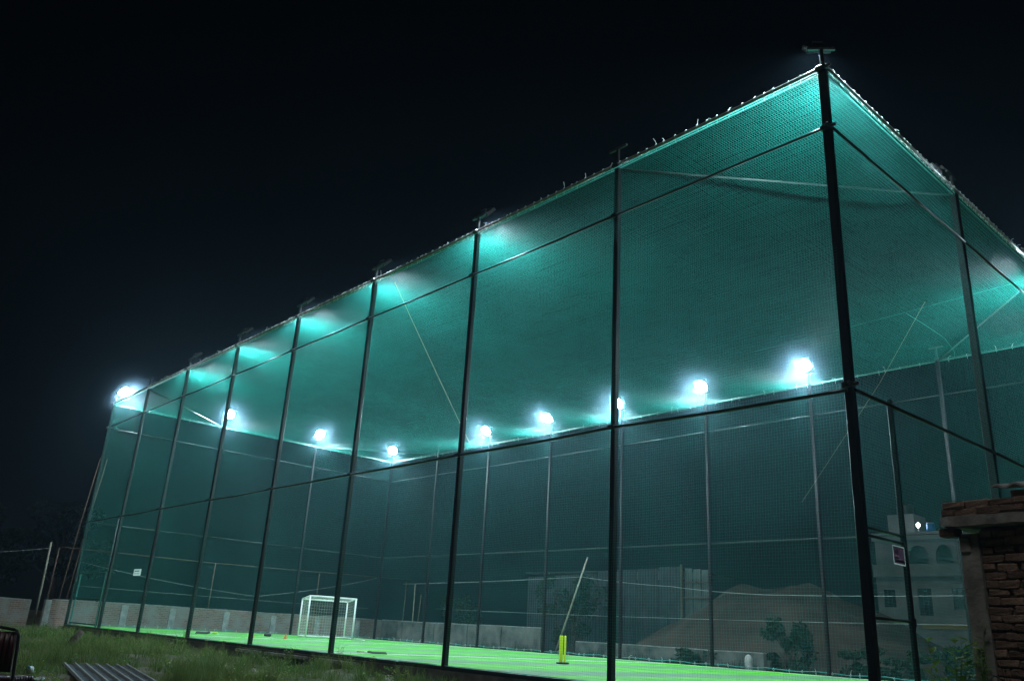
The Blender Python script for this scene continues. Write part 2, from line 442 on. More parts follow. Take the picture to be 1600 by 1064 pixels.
for z, nm, r in ((H-.05, 'top_rail', .03), (ZU, 'upper_rail', .024), (ZM, 'middle_rail', .03)):
    for i in range(8):
        zn = z-.08 if (nm == 'middle_rail' and i == 0) else z
        pipe(nm, (XS[i], -o, zn), (XS[i+1], -o, z), r, 'toprail' if nm == 'top_rail' else 'rail', random.uniform(.008,.03))
        pipe(nm, (XS[i], YE+o, z), (XS[i+1], YE+o, z), r)
    for j in range(3):
        pipe(nm, (o, YS[j], z+.002-(.08 if (nm == 'middle_rail' and j == 0) else 0)), (o, YS[j+1], z+.002), r, 'toprail' if nm == 'top_rail' else 'rail')
        pipe(nm, (XE-o, YS[j], z+.002), (XE-o, YS[j+1], z+.002), r)
    # stub ends that stick out past the corner poles
    for i in range(9):
        MB().bevbox((XS[i]-.075,-o-.042,z-.04), (XS[i]+.075,-o+.025,z+.04), .008).build('rail_clamp', 'pole', frame)
    pipe('rail_stub', (0, -o, z-.001), (.18, -o, z-.001), r); pipe('rail_stub', (o, 0, z+.001), (o, -.2, z+.001), r)
# bottom rail: flat black bar at the turf edge
for i in range(8):
    MB().box((XS[i+1]+.057, -.05, -.08), (XS[i]-.064, .045, -.002)).build('bottom_rail', 'pole', frame)
for j in range(3):
    MB().box((-.025, YS[j]+.064, -.08), (.055, YS[j+1]-.057, -.002)).build('bottom_rail', 'pole', frame)
# corner braces under the roof
for a, b in (((XS[1], 0), (0, YS[1])), ((XS[7], 0), (XE, YS[1])), ((XS[7], YE), (XE, YS[2])), ((XS[1], YE), (0, YS[2]))):
    pipe('corner_brace', (a[0], a[1], H-.10), (b[0], b[1], H-.10), .020, 'galv')

# gates
g = thing('wicket_gate', 'narrow black steel gate bay beside the near corner pole', 'gate', (0, 0, 0))
MB().bevbox((-.035, 1.30, -.4), (.035, 1.37, ZM+.1), .006).build('gate_post', 'pole', g)
for z in (2.42, 2.31, 1.2):
    MB().tube([(0, .06, z), (0, 1.31, z)], .022, 8).build('gate_bar', 'rail', g, True)
MB().box((-.028, 1.371, 1.14), (.028, 1.43, 1.25)).build('latch_plate', 'pole', g)
MB().tube([(.0, 1.40, 1.05), (.0, 1.44, 1.1), (0, 1.44, 1.18), (0, 1.40, 1.2)], .008, 6).build('latch_handle', 'galv', g, True)
g = thing('wicket_gate', 'small green framed netted door in the far left bay', 'gate', (-36.1, .0, 0))
GT = noisy('teal_gate_paint', (0.03, 0.16, 0.15), (0.06, 0.24, 0.22), 5, 0.45)
for x in (0, 3.5):
    MB().bevbox((x-.03, .02, 0.0), (x+.03, .08, 2.2), .005).build('gate_stile', GT, g)
for z in (.1, 1.15, 2.2):
    MB().bevbox((.031, .025, z-.028), (3.469, .075, z+.028), .005).build('gate_rail', GT, g)
MB().box((3.2, -.03, 1.0), (3.42, .018, 1.13)).build('latch_plate', 'galv', g)
MB().tube([(3.62, .05, 0), (3.62, .05, 4.4)], .02, 8).build('gate_post', 'galv', g, True)

# ------------------------------------------------------------------ nets: every cord is real geometry
PITCHN, CR = 0.055, 0.0017
def lowfreq(seed, amp, n=9, fmax=1.6):
    r = np.random.default_rng(seed)
    k = r.uniform(-fmax, fmax, (n, 2)); ph = r.uniform(0, 6.28, n); a = r.uniform(.3, 1, n)/(1+np.abs(k).sum(1)*1.5)
    a *= amp/np.sqrt((a*a).sum()/2)
    def f(u, v):
        s = np.zeros(np.broadcast(u, v).shape)
        for i in range(n): s = s + a[i]*np.sin(k[i,0]*u + k[i,1]*v + ph[i])
        return s
    return f
def strands(name, O, U, V, N, Lu, Lv, disp, seed, seg_u, seg_v, parent, CR=CR, PITCHN=PITCHN, m='net'):
    """two families of cords over a Lu x Lv sheet; disp(u,v) pushes along N"""
    r = np.random.default_rng(seed)
    O, U, V, N = (np.array(q, float) for q in (O, U, V, N))
    wob_u, wob_v = lowfreq(seed+1, .012, 7, 2.2), lowfreq(seed+2, .012, 7, 2.2)
    Vs, Fs = [], []; base = 0
    tri = [(1.0, 0.0), (-.5, .866), (-.5, -.866)]
    for fam in (0, 1):
        L, W, seg = (Lu, Lv, seg_u) if fam == 0 else (Lv, Lu, seg_v)
        n = int(W/PITCHN); pos = (np.arange(n)+.5)*W/n + r.normal(0, .0035, n)
        t = np.linspace(0, L, seg+1)
        T, Pn = np.meshgrid(t, pos)                       # (n, seg+1)
        u, v = (T, Pn) if fam == 0 else (Pn, T)
        d = disp(u, v)
        uu = u + wob_u(u, v); vv = v + wob_v(u, v)
        P = O + uu[...,None]*U + vv[...,None]*V + d[...,None]*N
        A, Bv = (V, N) if fam == 0 else (U, N)
        ring = np.stack([P + CR*(a*A + b*Bv) for a, b in tri], 2)   # n, seg+1, 3, 3
        Vs.append(ring.reshape(-1, 3))
        idx = base + np.arange(n*(seg+1)*3).reshape(n, seg+1, 3)
        a0, a1 = idx[:, :-1, :], idx[:, 1:, :]
        nx = np.roll(np.arange(3), -1)
        q = np.stack([a0, a0[:, :, nx], a1[:, :, nx], a1], -1)
        Fs.append(q.reshape(-1, 4)); base += idx.size
    me = np_mesh(name, np.concatenate(Vs), np.concatenate(Fs), m)
    ob = link(name, me, parent); ob['kind'] = 'stuff'
    return ob
def edge_rope(pts, parent, r=.011, m='rope'):
    return MB().tube(pts, r, 6).build('edge_rope', m, parent, True)
def ties(pts_dir, parent, seed, step=.42, zoff=0.0):
    """knotted cord ends lashed round the rail"""
    r = random.Random(seed); mb = MB()
    for a, b in pts_dir:
        a, b = Vector(a), Vector(b); L = (b-a).length; n = int(L/step); dr = (b-a).normalized()
        for i in range(n):
            c = a.lerp(b, (i+r.uniform(.2,.8))/n)
            side = dr.cross(Vector((0,0,1)))
            R = .041
            loop = [c + (side*math.cos(t)+Vector((0,0,1))*math.sin(t))*R + dr*(.012*math.sin(2*t)) for t in [k*math.pi/4 for k in range(9)]]
            mb.tube(loop, .006, 4, False)
            if r.random() < .16: continue
            if r.random() < .38:
                e = c + Vector((0,0,R)); q = e + Vector((r.uniform(-.1,.1), r.uniform(-.1,.1), r.uniform(-.04,.12)*r.choice((.3,.6,.8,1.1))))
                mb.tube([e, e.lerp(q, .5)+Vector((0,0,.02)), q], .006, 4)
            e = c - Vector((0,0,R)); mb.tube([e, e-Vector((0,0,r.uniform(.03,.10)))+dr*r.uniform(-.02,.02)], .005, 4)
    ob = mb.build('rope_tie', 'tie', parent); ob['kind'] = 'stuff'
    return ob

zt = H-.10
roof = thing('roof_net', 'green net stretched flat over the top of the cage as a roof', 'net', (0,0,0))
rl = lowfreq(11, .014, 10, 1.2)
def roof_disp(u, v):
    e = np.clip(np.minimum(np.minimum(u, -XE-u), np.minimum(v, YE-v))/1.2, 0, 1)
    return -(.13*np.sin(np.pi*np.clip(v/YE,0,1))**.8*(.92+.08*np.cos(2*np.pi*u/4.57)) - rl(u, v))*e
strands('net_cords', (0,0,zt), (-1,0,0), (0,1,0), (0,0,1), -XE, YE, roof_disp, 20, 72, 36, roof)
edge_rope([(0,0,zt), (XE,0,zt), (XE,YE,zt), (0,YE,zt), (0,.001,zt)], roof)
ties([((0,-o,H-.05),(XE,-o,H-.05)), ((o,0,H-.048),(o,YE,H-.048))], roof, 3, .24)
ties([((0,YE+o,H-.05),(XE,YE+o,H-.05)), ((XE-o,0,H-.048),(XE-o,YE,H-.048))], roof, 4, .5)

def side_disp(seed, L):
    f = lowfreq(seed, .03, 10, 1.7)
    def d(u, v):
        e = np.clip(np.minimum(v, H-v)/.8, 0, 1)
        return f(u, v)*e
    return d
def side_net(label, O, U, N, L, seed, su, sv, wavy=1.0):
    t = thing('side_net', label, 'net', (0,0,0))
    strands('net_cords', O, U, (0,0,1), N, L, H-.1, side_disp(seed, L), seed, su, sv, t, .00105, .047, 'net_side')
    O = Vector(O); U = Vector(U)
    pts = [O + U*(L*k/60) + Vector((0,0,.012+wavy*(.04+.025*math.sin(k*1.9+seed)))) for k in range(61)]
    edge_rope(pts, t, .014 if wavy else .007, 'rope' if wavy else 'net')
    edge_rope([O+Vector((0,0,H-.09)), O+U*L+Vector((0,0,H-.09))], t)
    if wavy: ties([(O+Vector((0,0,.05)), O+U*L+Vector((0,0,.05)))], t, seed, .55)
    return t
side_net('long green side net nearest the camera, hung between the foremost black poles', (0, -.048, 0), (-1,0,0), (0,1,0), -XE, 31, 64, 16, 0.0)
side_net('long green side net on the far side, behind the row of glaring floodlights', (0, YE+.048, 0), (-1,0,0), (0,1,0), -XE, 41, 64, 16)
side_net('green end net on the right, turning the near corner', (.048, 0, 0), (0,1,0), (-1,0,0), YE, 51, 30, 16)
side_net('green end net at the far left end, in front of the brick wall', (XE-.048, 0, 0), (0,1,0), (-1,0,0), YE, 61, 30, 16)

# ropes under and through the roof
def rope_thing(label, pts, r=.012, m='jute', name='rope', sag=.0):
    P = []
    for a, b in zip(pts[:-1], pts[1:]):
        a, b = Vector(a), Vector(b)
        for k in range(10):
            t = k/10; q = a.lerp(b, t); q.z -= sag*4*t*(1-t); P.append(q)
    P.append(Vector(pts[-1]))
    return tag(MB().tube(P, r, 5).build(name, m, None, True), label, 'rope' if m != 'wire' else 'wire')
rope_thing('pale brown rope slanting under the roof net left of centre', [(-13.25,.3,zt-.05), (-28.8,16.2,zt-.02)], .009, sag=.05)
rope_thing('teal seam rope along the sagging roof net by the right end', [(-.1,11.08,zt-.03), (-3.4,11.12,zt-.14), (-8.4,11.3,zt-.2)], .004, 'net')
rope_thing('curved pale seam rope under the roof net at upper right', [(-3.4,11.12,zt-.16), (-3.39,12.64,zt-.15), (-3.44,13.93,zt-.12), (-3.73,15.46,zt-.08), (-4.0,16.2,zt)], .0055, 'net')
rope_thing('thin brown rope hanging from the roof down to the far net', [(-2.72,10.77,zt-.1), (-5.3,13.3,zt-1.4), (-9.68,16.1,5.73)], .0045)

# ------------------------------------------------------------------ floodlights
def flood_meshes():
    d = {}
    d['stem'] = MB().bevbox((-.03,-.03,.015), (.03,.03,.36), .006).mesh('stem', 'pole')
    d['crossbar'] = MB().bevbox((-.24,-.025,.361), (.24,.025,.405), .006).mesh('crossbar', 'housing')
    # yoke: U bracket, arms at both ends of the housing
    y = MB()
    for sx in (-1, 1): y.tube([(sx*.216,0,.406), (sx*.216,.02,.45), (sx*.216,.17,.535)], .010, 6)
    d['yoke'] = y.mesh('yoke', 'housing')
    hb = MB(); hb.bevbox((-.205,-.19,-.02), (.205,.19,.045), .012)
    d['housing'] = hb.mesh('housing', 'housing')
    d['fin'] = MB().box((-.17,-.003,.046), (.17,.003,.085)).mesh('fin', 'housing')
    d['driver_box'] = MB().bevbox((-.09,-.05,.086), (.09,.05,.13), .008).mesh('driver_box', 'housing')
    rim = MB()
    for a, b in (((-.205,-.19),(.205,-.175)), ((-.205,.175),(.205,.19)), ((-.205,-.1749),(-.19,.1749)), ((.19,-.1749),(.205,.1749))):
        rim.box((a[0],a[1],-.0325), (b[0],b[1],-.0165))
    d['rim'] = rim.mesh('rim', 'housing')
    ln = MB().lathe([(.172,-.030),(.172,-.0205)], (0,0,0), 28)  # round disc shaped like the round glare of a lit lamp
    for k_ in ('lens', 'lens_mid', 'lens_dim', 'lens_bloom'): d[k_] = ln.mesh('lens', k_)
    d['dead'] = MB().box((-.184,-.138,-.030), (.184,.138,-.0205)).mesh('unlit_lens', 'deadlens')
    return d
FM = flood_meshes()
LIT = []
def floodlight(x, y, az, label, lit=True, head=True, tilt=42, lens='lens', size=1.0):
    """az: direction the lens faces (degrees, world); tilt below the horizon"""
    t = thing('floodlight' if head else 'lamp_bracket', label, 'floodlight' if head else 'bracket', (x, y, H+.015), rad(az)-math.pi/2,
              'floodlights on the pole tops' if head else 'bare lamp brackets')
    link('stem', FM['stem'], t); link('crossbar', FM['crossbar'], t)
    if not head: return t
    link('yoke', FM['yoke'], t)
    h = link('housing', FM['housing'], t); h.location = (0, .22, .55)
    h.rotation_euler = (rad(90-tilt), 0, 0)          # lens normal (-Z) swings towards +Y
    for k in range(7):
        f = link('fin', FM['fin'], h); f.location = (0, -.12+.04*k, 0)
    link('driver_box', FM['driver_box'], h); link('rim', FM['rim'], h)
    link('lens', FM[lens] if lit else FM['dead'], h)
    h.scale = (size, size, size)  # camera-facing heads are enlarged so the white disc imitates bloom
    if size > 1:
        h.location = (0, .28, .62)
        LIT.append(((x+.44*math.cos(rad(az)), y+.44*math.sin(rad(az)), H+.57)))
    return t
ords = ['', 'second', 'third', 'fourth', 'fifth', 'sixth', 'seventh', 'eighth']
floodlight(0, 0, 135, 'floodlight topping the tall near corner pole, seen from behind', lens='lens_dim')
for i in (2, 3, 4, 5, 6):
    floodlight(XS[i], 0, 90, 'floodlight seen from behind on the %s pole counted along the near side' % ords[i], lens='lens_mid')
floodlight(XS[1], 0, 90, 'bare T bracket on the second pole of the near side, right of centre', head=False)
floodlight(XS[7], 0, 90, 'bare T bracket on the near side pole next to the far left corner', head=False)
floodlight(XE, 0, 45, 'glaring floodlight on the far left corner pole against black sky', lens='lens_bloom', size=1.4)
floodlight(XE, YS[1], 0, 'glaring floodlight on the far left end, first right of the left corner', lens='lens_bloom', size=1.4)
floodlight(XE, YS[2], 0, 'glaring floodlight on the far left end, second right of the left corner', lens='lens_bloom', size=1.4)
floodlight(XE, YE, -45, 'glaring floodlight in the deepest corner, lowest in the picture', lens='lens_bloom', size=1.4)
for i, nm in zip((6, 5, 4, 3, 2), ('leftmost', 'second from left', 'middle, half behind a near pole,', 'second from right', 'rightmost and largest')):
    floodlight(XS[i], YE, -90, 'glaring far side floodlight, %s of that row of five' % nm, lens='lens_bloom', size=1.4)
floodlight(XS[7], YE, -90, 'bare T bracket on the far side beside the deepest corner', head=False)
floodlight(XS[1], YE, -90, 'bare T bracket on the far side right of the largest floodlight', head=False)
floodlight(0, YS[1], 180, 'unlit pale floodlight on the right end pole against the sky', lit=False, tilt=30)
floodlight(0, YS[2], 180, 'lit floodlight on the right end, just past the right picture edge', lens='lens_mid')
floodlight(0, YE, 225, 'lit floodlight on the far right corner, beyond the right picture edge')

# ------------------------------------------------------------------ things on the pitch
gl = thing('goal', 'small white box goal with net at the far end of the turf', 'goal', (-32.0, 9.42, 0), rad(-6))
W, D, T, Tb = 2.45, 1.2, 1.9, 1.76
def gbar(nm, a, b, r=.04): MB().tube([a, b], r, 10).build(nm, 'white', gl, True)
gbar('post', (0,0,0), (0,0,T)); gbar('post', (0,W,0), (0,W,T)); gbar('crossbar', (0,-.04,T), (0,W+.04,T))
gbar('back_post', (-D,.12,0), (-D,.12,Tb), .035); gbar('back_post', (-D,W+.12,0), (-D,W+.12,Tb), .035)
gbar('back_bar', (-D,.12,Tb), (-D,W+.12,Tb), .035); gbar('ground_bar', (-D,.12,.04), (-D,W+.12,.04), .035)
for yy in (0, W):
    gbar('top_stay', (0,yy,T), (-D,yy+.12,Tb), .035); gbar('ground_bar', (0,yy,.04), (-D,yy+.12,.04), .035)
gn = MB()
def sheet(P00, P10, P01, P11, step=.13):
    P00, P10, P01, P11 = map(Vector, (P00, P10, P01, P11))
    n = int((P10-P00).length/step); m = int((P01-P00).length/step)
    for i in range(n+1):
        t = i/n; a, b = P00.lerp(P10, t), P01.lerp(P11, t); gn.tube([a, a.lerp(b,.5)+Vector((-.02,.01,-.02)), b], .0032, 3, False)
    for j in range(m+1):
        t = j/m; a, b = P00.lerp(P01, t), P10.lerp(P11, t); gn.tube([a, a.lerp(b,.5)+Vector((-.02,.01,-.02)), b], .0032, 3, False)
sheet((-D,.12,0), (-D,W+.12,0), (-D,.12,Tb), (-D,W+.12,Tb))
sheet((0,0,0), (-D,.12,0), (0,0,T), (-D,.12,Tb)); sheet((0,W,0), (-D,W+.12,0), (0,W,T), (-D,W+.12,Tb))
sheet((0,0,T), (-D,.12,Tb), (0,W,T), (-D,W+.12,Tb))
gn.build('goal_net', 'goalnet', gl)['kind'] = 'stuff'

st = thing('cricket_stumps', 'bright yellow cricket stumps on a black base on the turf', 'stumps', (-11.68, 6.11, .002), rad(4))
MB().bevbox((-.06,-.21,0), (.06,.21,.045), .01).build('base', 'black', st)
for yy in (-.115, -.045, .085):
    MB().lathe([(.028,.046),(.030,.06),(.030,.70),(.026,.73),(.012,.745)], (0,yy,0), 12).build('stump', 'yellow', st, True)

def cone(x, y, label, s=1.0):
    c = thing('marker_cone', label, 'cone', (x, y, .002), 0, 'orange marker cones')
    MB().bevbox((-.12*s,-.12*s,0), (.12*s,.12*s,.025*s), .008).build('base', 'orange', c)
    MB().lathe([(.095*s,.026*s),(.09*s,.04*s),(.03*s,.30*s),(.022*s,.31*s)], (0,0,0), 14).build('cone_body', 'orange', c, True)
cone(-27.37, 5.92, 'orange marker cone standing clear on the turf left of the goal', .62)
cone(-27.04, 4.32, 'orange marker cone half hidden by the right edge of a near pole', .62)

def bat(x, y, rz, label, blade='willow', grip='yellow', wrap='white'):
    b = thing('cricket_bat', label, 'bat', (x, y, .006), rz)
    out = [(-.054,0),(.054,0),(.054,.50),(.018,.58),(-.018,.58),(-.054,.50)]
    bl = MB(); n = 7
    prof = [(-.054,.012),(-.03,.03),(0,.055),(.03,.03),(.054,.012),(.054,0),(-.054,0)]
    for s_, yv in ((.9,0),(1,.03),(1,.42),(.85,.52),(.34,.57)):
        bl.v += [(px*s_, yv, pz*(.7 if yv in (0,.57) else 1)+(.02 if yv > .5 else 0)) for px, pz in prof]
    for k in range(4):
        for i in range(n): bl.f.append((k*n+i, k*n+(i+1)%n, k*n+n+(i+1)%n, k*n+n+i))
    bl.f += [tuple(range(n)), tuple(reversed(range(4*n,5*n)))]
    bl.build('blade', blade, b)
    MB().tube([(0,.571,.03),(0,.66,.035)], .017, 10).build('splice_wrap', wrap, b, True)
    MB().tube([(0,.661,.035),(0,.87,.045)], [.018,.019], 10).build('handle', grip, b, True)
    return b
b_ = bat(-14.43, 2.10, rad(180-9), 'grey cricket bat lying on the turf behind a near pole', 'housing', 'willow', 'white')
b_.rotation_euler = (0, 0, rad(171)); 
b_ = bat(-29.40, 2.98, rad(-51), 'dark bladed bat with yellow handle lying near the far wall', 'black', 'yellow', 'white')
b_.scale = (1.1, 1.1, 1.6)
bag = thing('kit_bag', 'small dark kit bag with yellow end on the turf by the goal', 'bag', (-29.5, 6.2, .004), rad(80))
MB().tube([(-.26,0,.12),(-.22,0,.13),(0,0,.135),(.2,0,.13),(.25,0,.12)], [.05,.115,.125,.115,.05], 12).build('bag_body', 'black', bag, True); bag.scale = (.62, .62, .55)
MB().tube([(-.1,0,.25),(-.06,0,.32),(.06,0,.32),(.1,0,.25)], .012, 6).build('carry_handle', 'black', bag, True)
MB().lathe([(.055,0),(.06,.02),(.05,.05)], (-.30,0,.10), 10).build('end_cap', 'yellow', bag, True)

# ------------------------------------------------------------------ notices on the nets
sg = thing('notice_board', 'small white notice board hung on the near net at left', 'sign', (-28.49, -.09, 2.13))
MB().add([(-.39,0,-.12),(.39,0,-.12),(.39,0,.12),(-.39,0,.12)], [(0,1,2,3)]).build('board', 'signwhite', sg)
rr = random.Random(5); ink = MB(); x = -.28
for (zc, hh, xs) in ((.045, .05, [(-.29,-.12),(-.10,.05),(.07,.22)]), (-.05, .03, [(-.30,-.2),(-.18,-.04),(-.02,.09),(.11,.26)])):
    for a, b in xs: ink.box((a,-.0105,zc-hh/2), (b,-.0085,zc+hh/2))
ink.build('printed_lines', 'signink', sg)
ps = thing('poster', 'dark purple poster with white border tied to the gate net', 'poster', (.085, .915, 2.10))
bd = MB()
for a, b in (((-.195,-.135),(.195,-.12)), ((-.195,.12),(.195,.135)), ((-.195,-.12),(-.18,.12)), ((.18,-.12),(.195,.12))):
    bd.add([(.006,a[0],a[1]),(.006,b[0],a[1]),(.006,b[0],b[1]),(.006,a[0],b[1])], [(0,1,2,3)])
bd.build('sheet_border', 'signwhite', ps)
MB().add([(.007,-.18,-.12),(.007,.18,-.12),(.007,.18,.12),(.007,-.18,.12)], [(0,1,2,3)]).build('printed_panel', 'postersheet', ps)
k = MB()
k.box((.0095,-.15,.0), (.0115,-.125,.09)); k.box((.0095,-.09,.0), (.0115,-.065,.09)); k.box((.0095,-.124,.03), (.0115,-.091,.06))
k.box((.0095,-.05,.0), (.0115,-.03,.09)); k.box((.0095,-.15,-.05), (.0115,-.02,-.03))
k.box((.0095,-.15,-.10), (.0115,.15,-.065))
k.build('printed_marks', 'posterink', ps)
ring = MB(); N_ = 20
for i in range(N_):
    a0, a1 = 2*math.pi*i/N_, 2*math.pi*(i+1)/N_
    ring.add([(.0112, .07+q*math.cos(a), .035+q*math.sin(a)) for q, a in ((.042,a0),(.058,a0),(.058,a1),(.042,a1))], [(0,1,2,3)])
ring.add([(.0115,.035,.06),(.0115,.045,.07),(.0115,.105,.01),(.0115,.095,0.0)], [(0,1,2,3)])
ring.build('printed_ring', 'posterpale', ps)

# ------------------------------------------------------------------ boundary walls
w = thing('brick_wall', 'low old brick wall with pale piers behind the far left end', 'wall', (-38.5, 0, 0))
def wall_run(parent, p0, p1, z1, th=.23, m='farbrick', cap=True):
    """brick run along y or x with an uneven top"""
    a, b = Vector(p0), Vector(p1); L = (b-a).length; n = max(2, int(L/1.2)); d = (b-a).normalized(); s = Vector((-d.y, d.x, 0))*th/2
    mb = MB(); r = random.Random(int(L*100))
    tops = [z1+r.uniform(-.02,.02) for _ in range(n+1)]
    for i in range(n+1):
        q = a.lerp(b, i/n)
        for sg_ in (-1, 1):
            mb.v.append(tuple(q+s*sg_+Vector((0,0,-.8)))); mb.v.append(tuple(q+s*sg_+Vector((0,0,tops[i]))))
    for i in range(n):
        k = i*4; mb.f += [(k,k+4,k+5,k+1), (k+2,k+3,k+7,k+6), (k+1,k+5,k+7,k+3)]
    mb.f += [(0,1,3,2), (n*4,n*4+2,n*4+3,n*4+1)]
    mb.build('wall_run', m, parent)
    if cap:
        cb = MB()
        for i in range(n):
            for _ in (0,):
                q0, q1 = a.lerp(b, i/n), a.lerp(b, (i+1)/n); e = s*1.12
                vs = [q0-e+Vector((0,0,tops[i]+.002)), q0+e+Vector((0,0,tops[i]+.002)), q1+e+Vector((0,0,tops[i+1]+.002)), q1-e+Vector((0,0,tops[i+1]+.002))]
                vs2 = [v+Vector((0,0,.035)) for v in vs]
                cb.add(vs+vs2, [(0,1,2,3),(7,6,5,4),(0,4,5,1),(1,5,6,2),(2,6,7,3),(3,7,4,0)])
        cb.build('coping', 'concrete', parent)
wall_run(w, (0,-30,0), (0,-1.15,0), .93)  # opening left after this run stands in for a shadow on the wall
wall_run(w, (0,-.30,0), (0,18.1,0), 1.02)
for yy in (3.0, 5.35, 8.2, 10.9, 13.6, 16.3):
    MB().bevbox((.118,yy-.16,-.8), (.17,yy+.16,.98-.1*random.random()), .012).build('pier', 'plaster', w)
MB().bevbox((-.14,-.56,-.8), (.16,-.301,1.0), .015).build('gap_pier', 'plaster', w)
w2 = thing('brick_wall', 'dim plastered brick wall along the far long side, left of the leaning bamboo', 'wall', (0, 18, 0))
wall_run(w2, (-38.2,.0,0), (-24.6,.0,0), 1.02, m='dark_plaster')
for xx in (-36.2, -33.2, -30.3, -27.6, -24.75):
    MB().bevbox((xx-.17,-.17,-.8), (xx+.17,-.118,.98), .012).build('pier', 'dark_plaster', w2)
w3 = thing('brick_wall', 'lower brick wall at the foot of the soil mound', 'wall', (0, 18, 0))
wall_run(w3, (-22.3,.0,0), (-12.6,.0,0), .52, m='dark_plaster')

# ------------------------------------------------------------------ posts, pipes, wires at the left and behind
pf = thing('pipe_railing', 'rusty pipe railing running behind the brick wall', 'railing', (-39.5, 0, 0))
MB().tube([(0,-.23,3.44),(0,7.6,3.40),(0,20.5,3.58)], .024, 8).build('top_pipe', 'rust', pf, True)
for yy in (-.23, 7.62, 14.0, 20.3):
    MB().tube([(0,yy,-.5),(.02,yy,3.41)], .032, 8).build('upright_pipe', 'rust', pf, True)
for yy, lab in ((.12, 'left one of two tall rusty pipes standing by the far left corner'), (.45, 'right one of two tall rusty pipes standing by the far left corner')):
    tag(MB().tube([(-39.2,yy,-.4),(-39.2,yy+.22,4.0),(-39.2,yy+.50,7.9)], [.028,.024,.02], 8).build('upright_pipe', 'rust', None, True), lab, 'pipe')
tag(MB().tube([(-39.5,-.57,-.4),(-39.5,-.6,2),(-39.5,-.63,3.62)], [.05,.045,.04], 8).build('bamboo_pole', 'bamboo', None, True), 'pale thin pole left of the rusty railing', 'pole')
tag(MB().tube([(-23.05,17.2,-.35),(-22.1,17.2,1.8),(-21.05,17.2,4.2)], [.05,.042,.032], 8).build('bamboo_pole', 'bamboo', None, True), 'long pale bamboo pole leaning behind the far net, above the stumps', 'pole')
tag(MB().tube([(-36.9,19.2,-.3),(-37,19.2,3.2)], [.04,.03], 7).build('bamboo_pole', 'bamboo', None, True), 'slim bamboo pole rising right of the goal, left one of a pair', 'pole')
tag(MB().tube([(-36.5,19.2,-.3),(-36.3,19.2,2.6)], [.035,.03], 7).build('bamboo_pole', 'rust', None, True), 'short slim pole rising right of the goal, right one of a pair', 'pole')
def wire(label, pts, r=.010, sag=.12, m='wire'):
    rope_thing(label, pts, r, 'wire', 'overhead_wire', sag)
wire('thin wire slung from the left edge to the pale pole', [(-39.5,-9,2.5), (-39.5,-.6,3.35)], .008, .25)
wire('sagging pale wire across the far left end, above the wall', [(-37.6,.4,2.74), (-37.6,9.3,1.82), (-37.6,16.8,3.36)], .006, .12)
wire('low pale wire along the top of the far left wall', [(-37.3,.3,1.68), (-37.3,16.2,1.62)], .005, .03)
wire('pale wire passing behind the bamboo pole on the far side', [(-38,19,3.2), (-23.1,19,3.5), (-17.65,19,3.04), (-12.96,19,2.72), (-3,19,2.8)], .009, .05)
wire('lower pale wire level across the mound on the far side', [(-34,18.6,1.8), (-17.67,18.6,1.71), (-4,18.6,1.82)], .006, .03)

# ------------------------------------------------------------------ background beyond the far side
def corrugated(name, p0, p1, z0, z1, m, parent, pitch=.16, amp=.022):
    a, b = Vector(p0), Vector(p1); L = (b-a).length; d = (b-a).normalized(); s = Vector((-d.y, d.x, 0))
    n = int(L/pitch*4); mb = MB()
    for i in range(n+1):
        q = a + d*(L*i/n) + s*amp*math.sin(2*math.pi*i/4 + .4)
        mb.v += [tuple(q+Vector((0,0,z0))), tuple(q+Vector((0,0,z1)))]
        mb.v += [tuple(q+s*.004+Vector((0,0,z0))), tuple(q+s*.004+Vector((0,0,z1)))]
    for i in range(n):
        k = i*4; mb.f += [(k,k+4,k+5,k+1), (k+2,k+3,k+7,k+6)]
    return mb.build(name, m, parent)
sh = thing('corrugated_shed', 'dim grey corrugated tin shed behind the far net', 'shed', (-20.9, 24, 0))
n0 = 8
for k in range(n0):     # separate sheets, uneven tops
    x1 = -1.45*k; x0 = x1-1.40
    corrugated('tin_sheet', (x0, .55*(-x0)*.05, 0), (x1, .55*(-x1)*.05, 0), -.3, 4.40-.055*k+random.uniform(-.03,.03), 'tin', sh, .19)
MB().bevbox((.02,-.06,-.3), (.14,.06,4.5), .01).build('corner_post', 'bark', sh)
for k in range(3):
    x0 = .20+.47*k
    corrugated('side_sheet', (x0, .1+.05*k, 0), (x0+.44, .13+.05*k, 0), 1.6, 4.32-.04*k, 'tinlit', sh, .11, .016)
for z in (2.85, 3.6):
    MB().box((.17,-.03,z), (1.65,.03,z+.06)).build('side_batten', 'bark', sh)
MB().box((-11.6,.1,4.2), (.1,5,4.27)).build('roof_sheet', 'tin', sh)

def mound():
    n, m = 60, 34; V, F = [], []
    for i in range(n):
        for j in range(m):
            x = -26 + 24*i/(n-1); y = 19 + 14*j/(m-1)
            ex = max(0, 1-((x+15.2)/8.8)**2); lx = min(1, max(0, (x+24.6)/6.6)); rx = min(1, max(0, (-7.6-x)/7.0))
            hy = max(0, 1-((y-26.0)/6.8)**2)
            z = GZ-.1 + 3.95*min(1, (lx**1.1))*min(1, rx**.75)*hy**.75*(1 if lx < 1 else 1)
            z += .13*math.sin(x*1.7+y*.8)*hy + .07*math.sin(x*4.1-y*2.3)*hy + random.uniform(-.035,.035)*hy
            V.append((x, y, z))
    for i in range(n-1):
        for j in range(m-1): F.append((i*m+j, (i+1)*m+j, (i+1)*m+j+1, i*m+j+1))
    mb = MB(); mb.v = V; mb.f = F
    o_ = mb.build('soil_mound', 'soil', None, True)
    return structure(o_)
mound()
sp = thing('stone_post', 'small pale stone marker post behind the far net', 'post', (-12.68, 17.0, -.4))
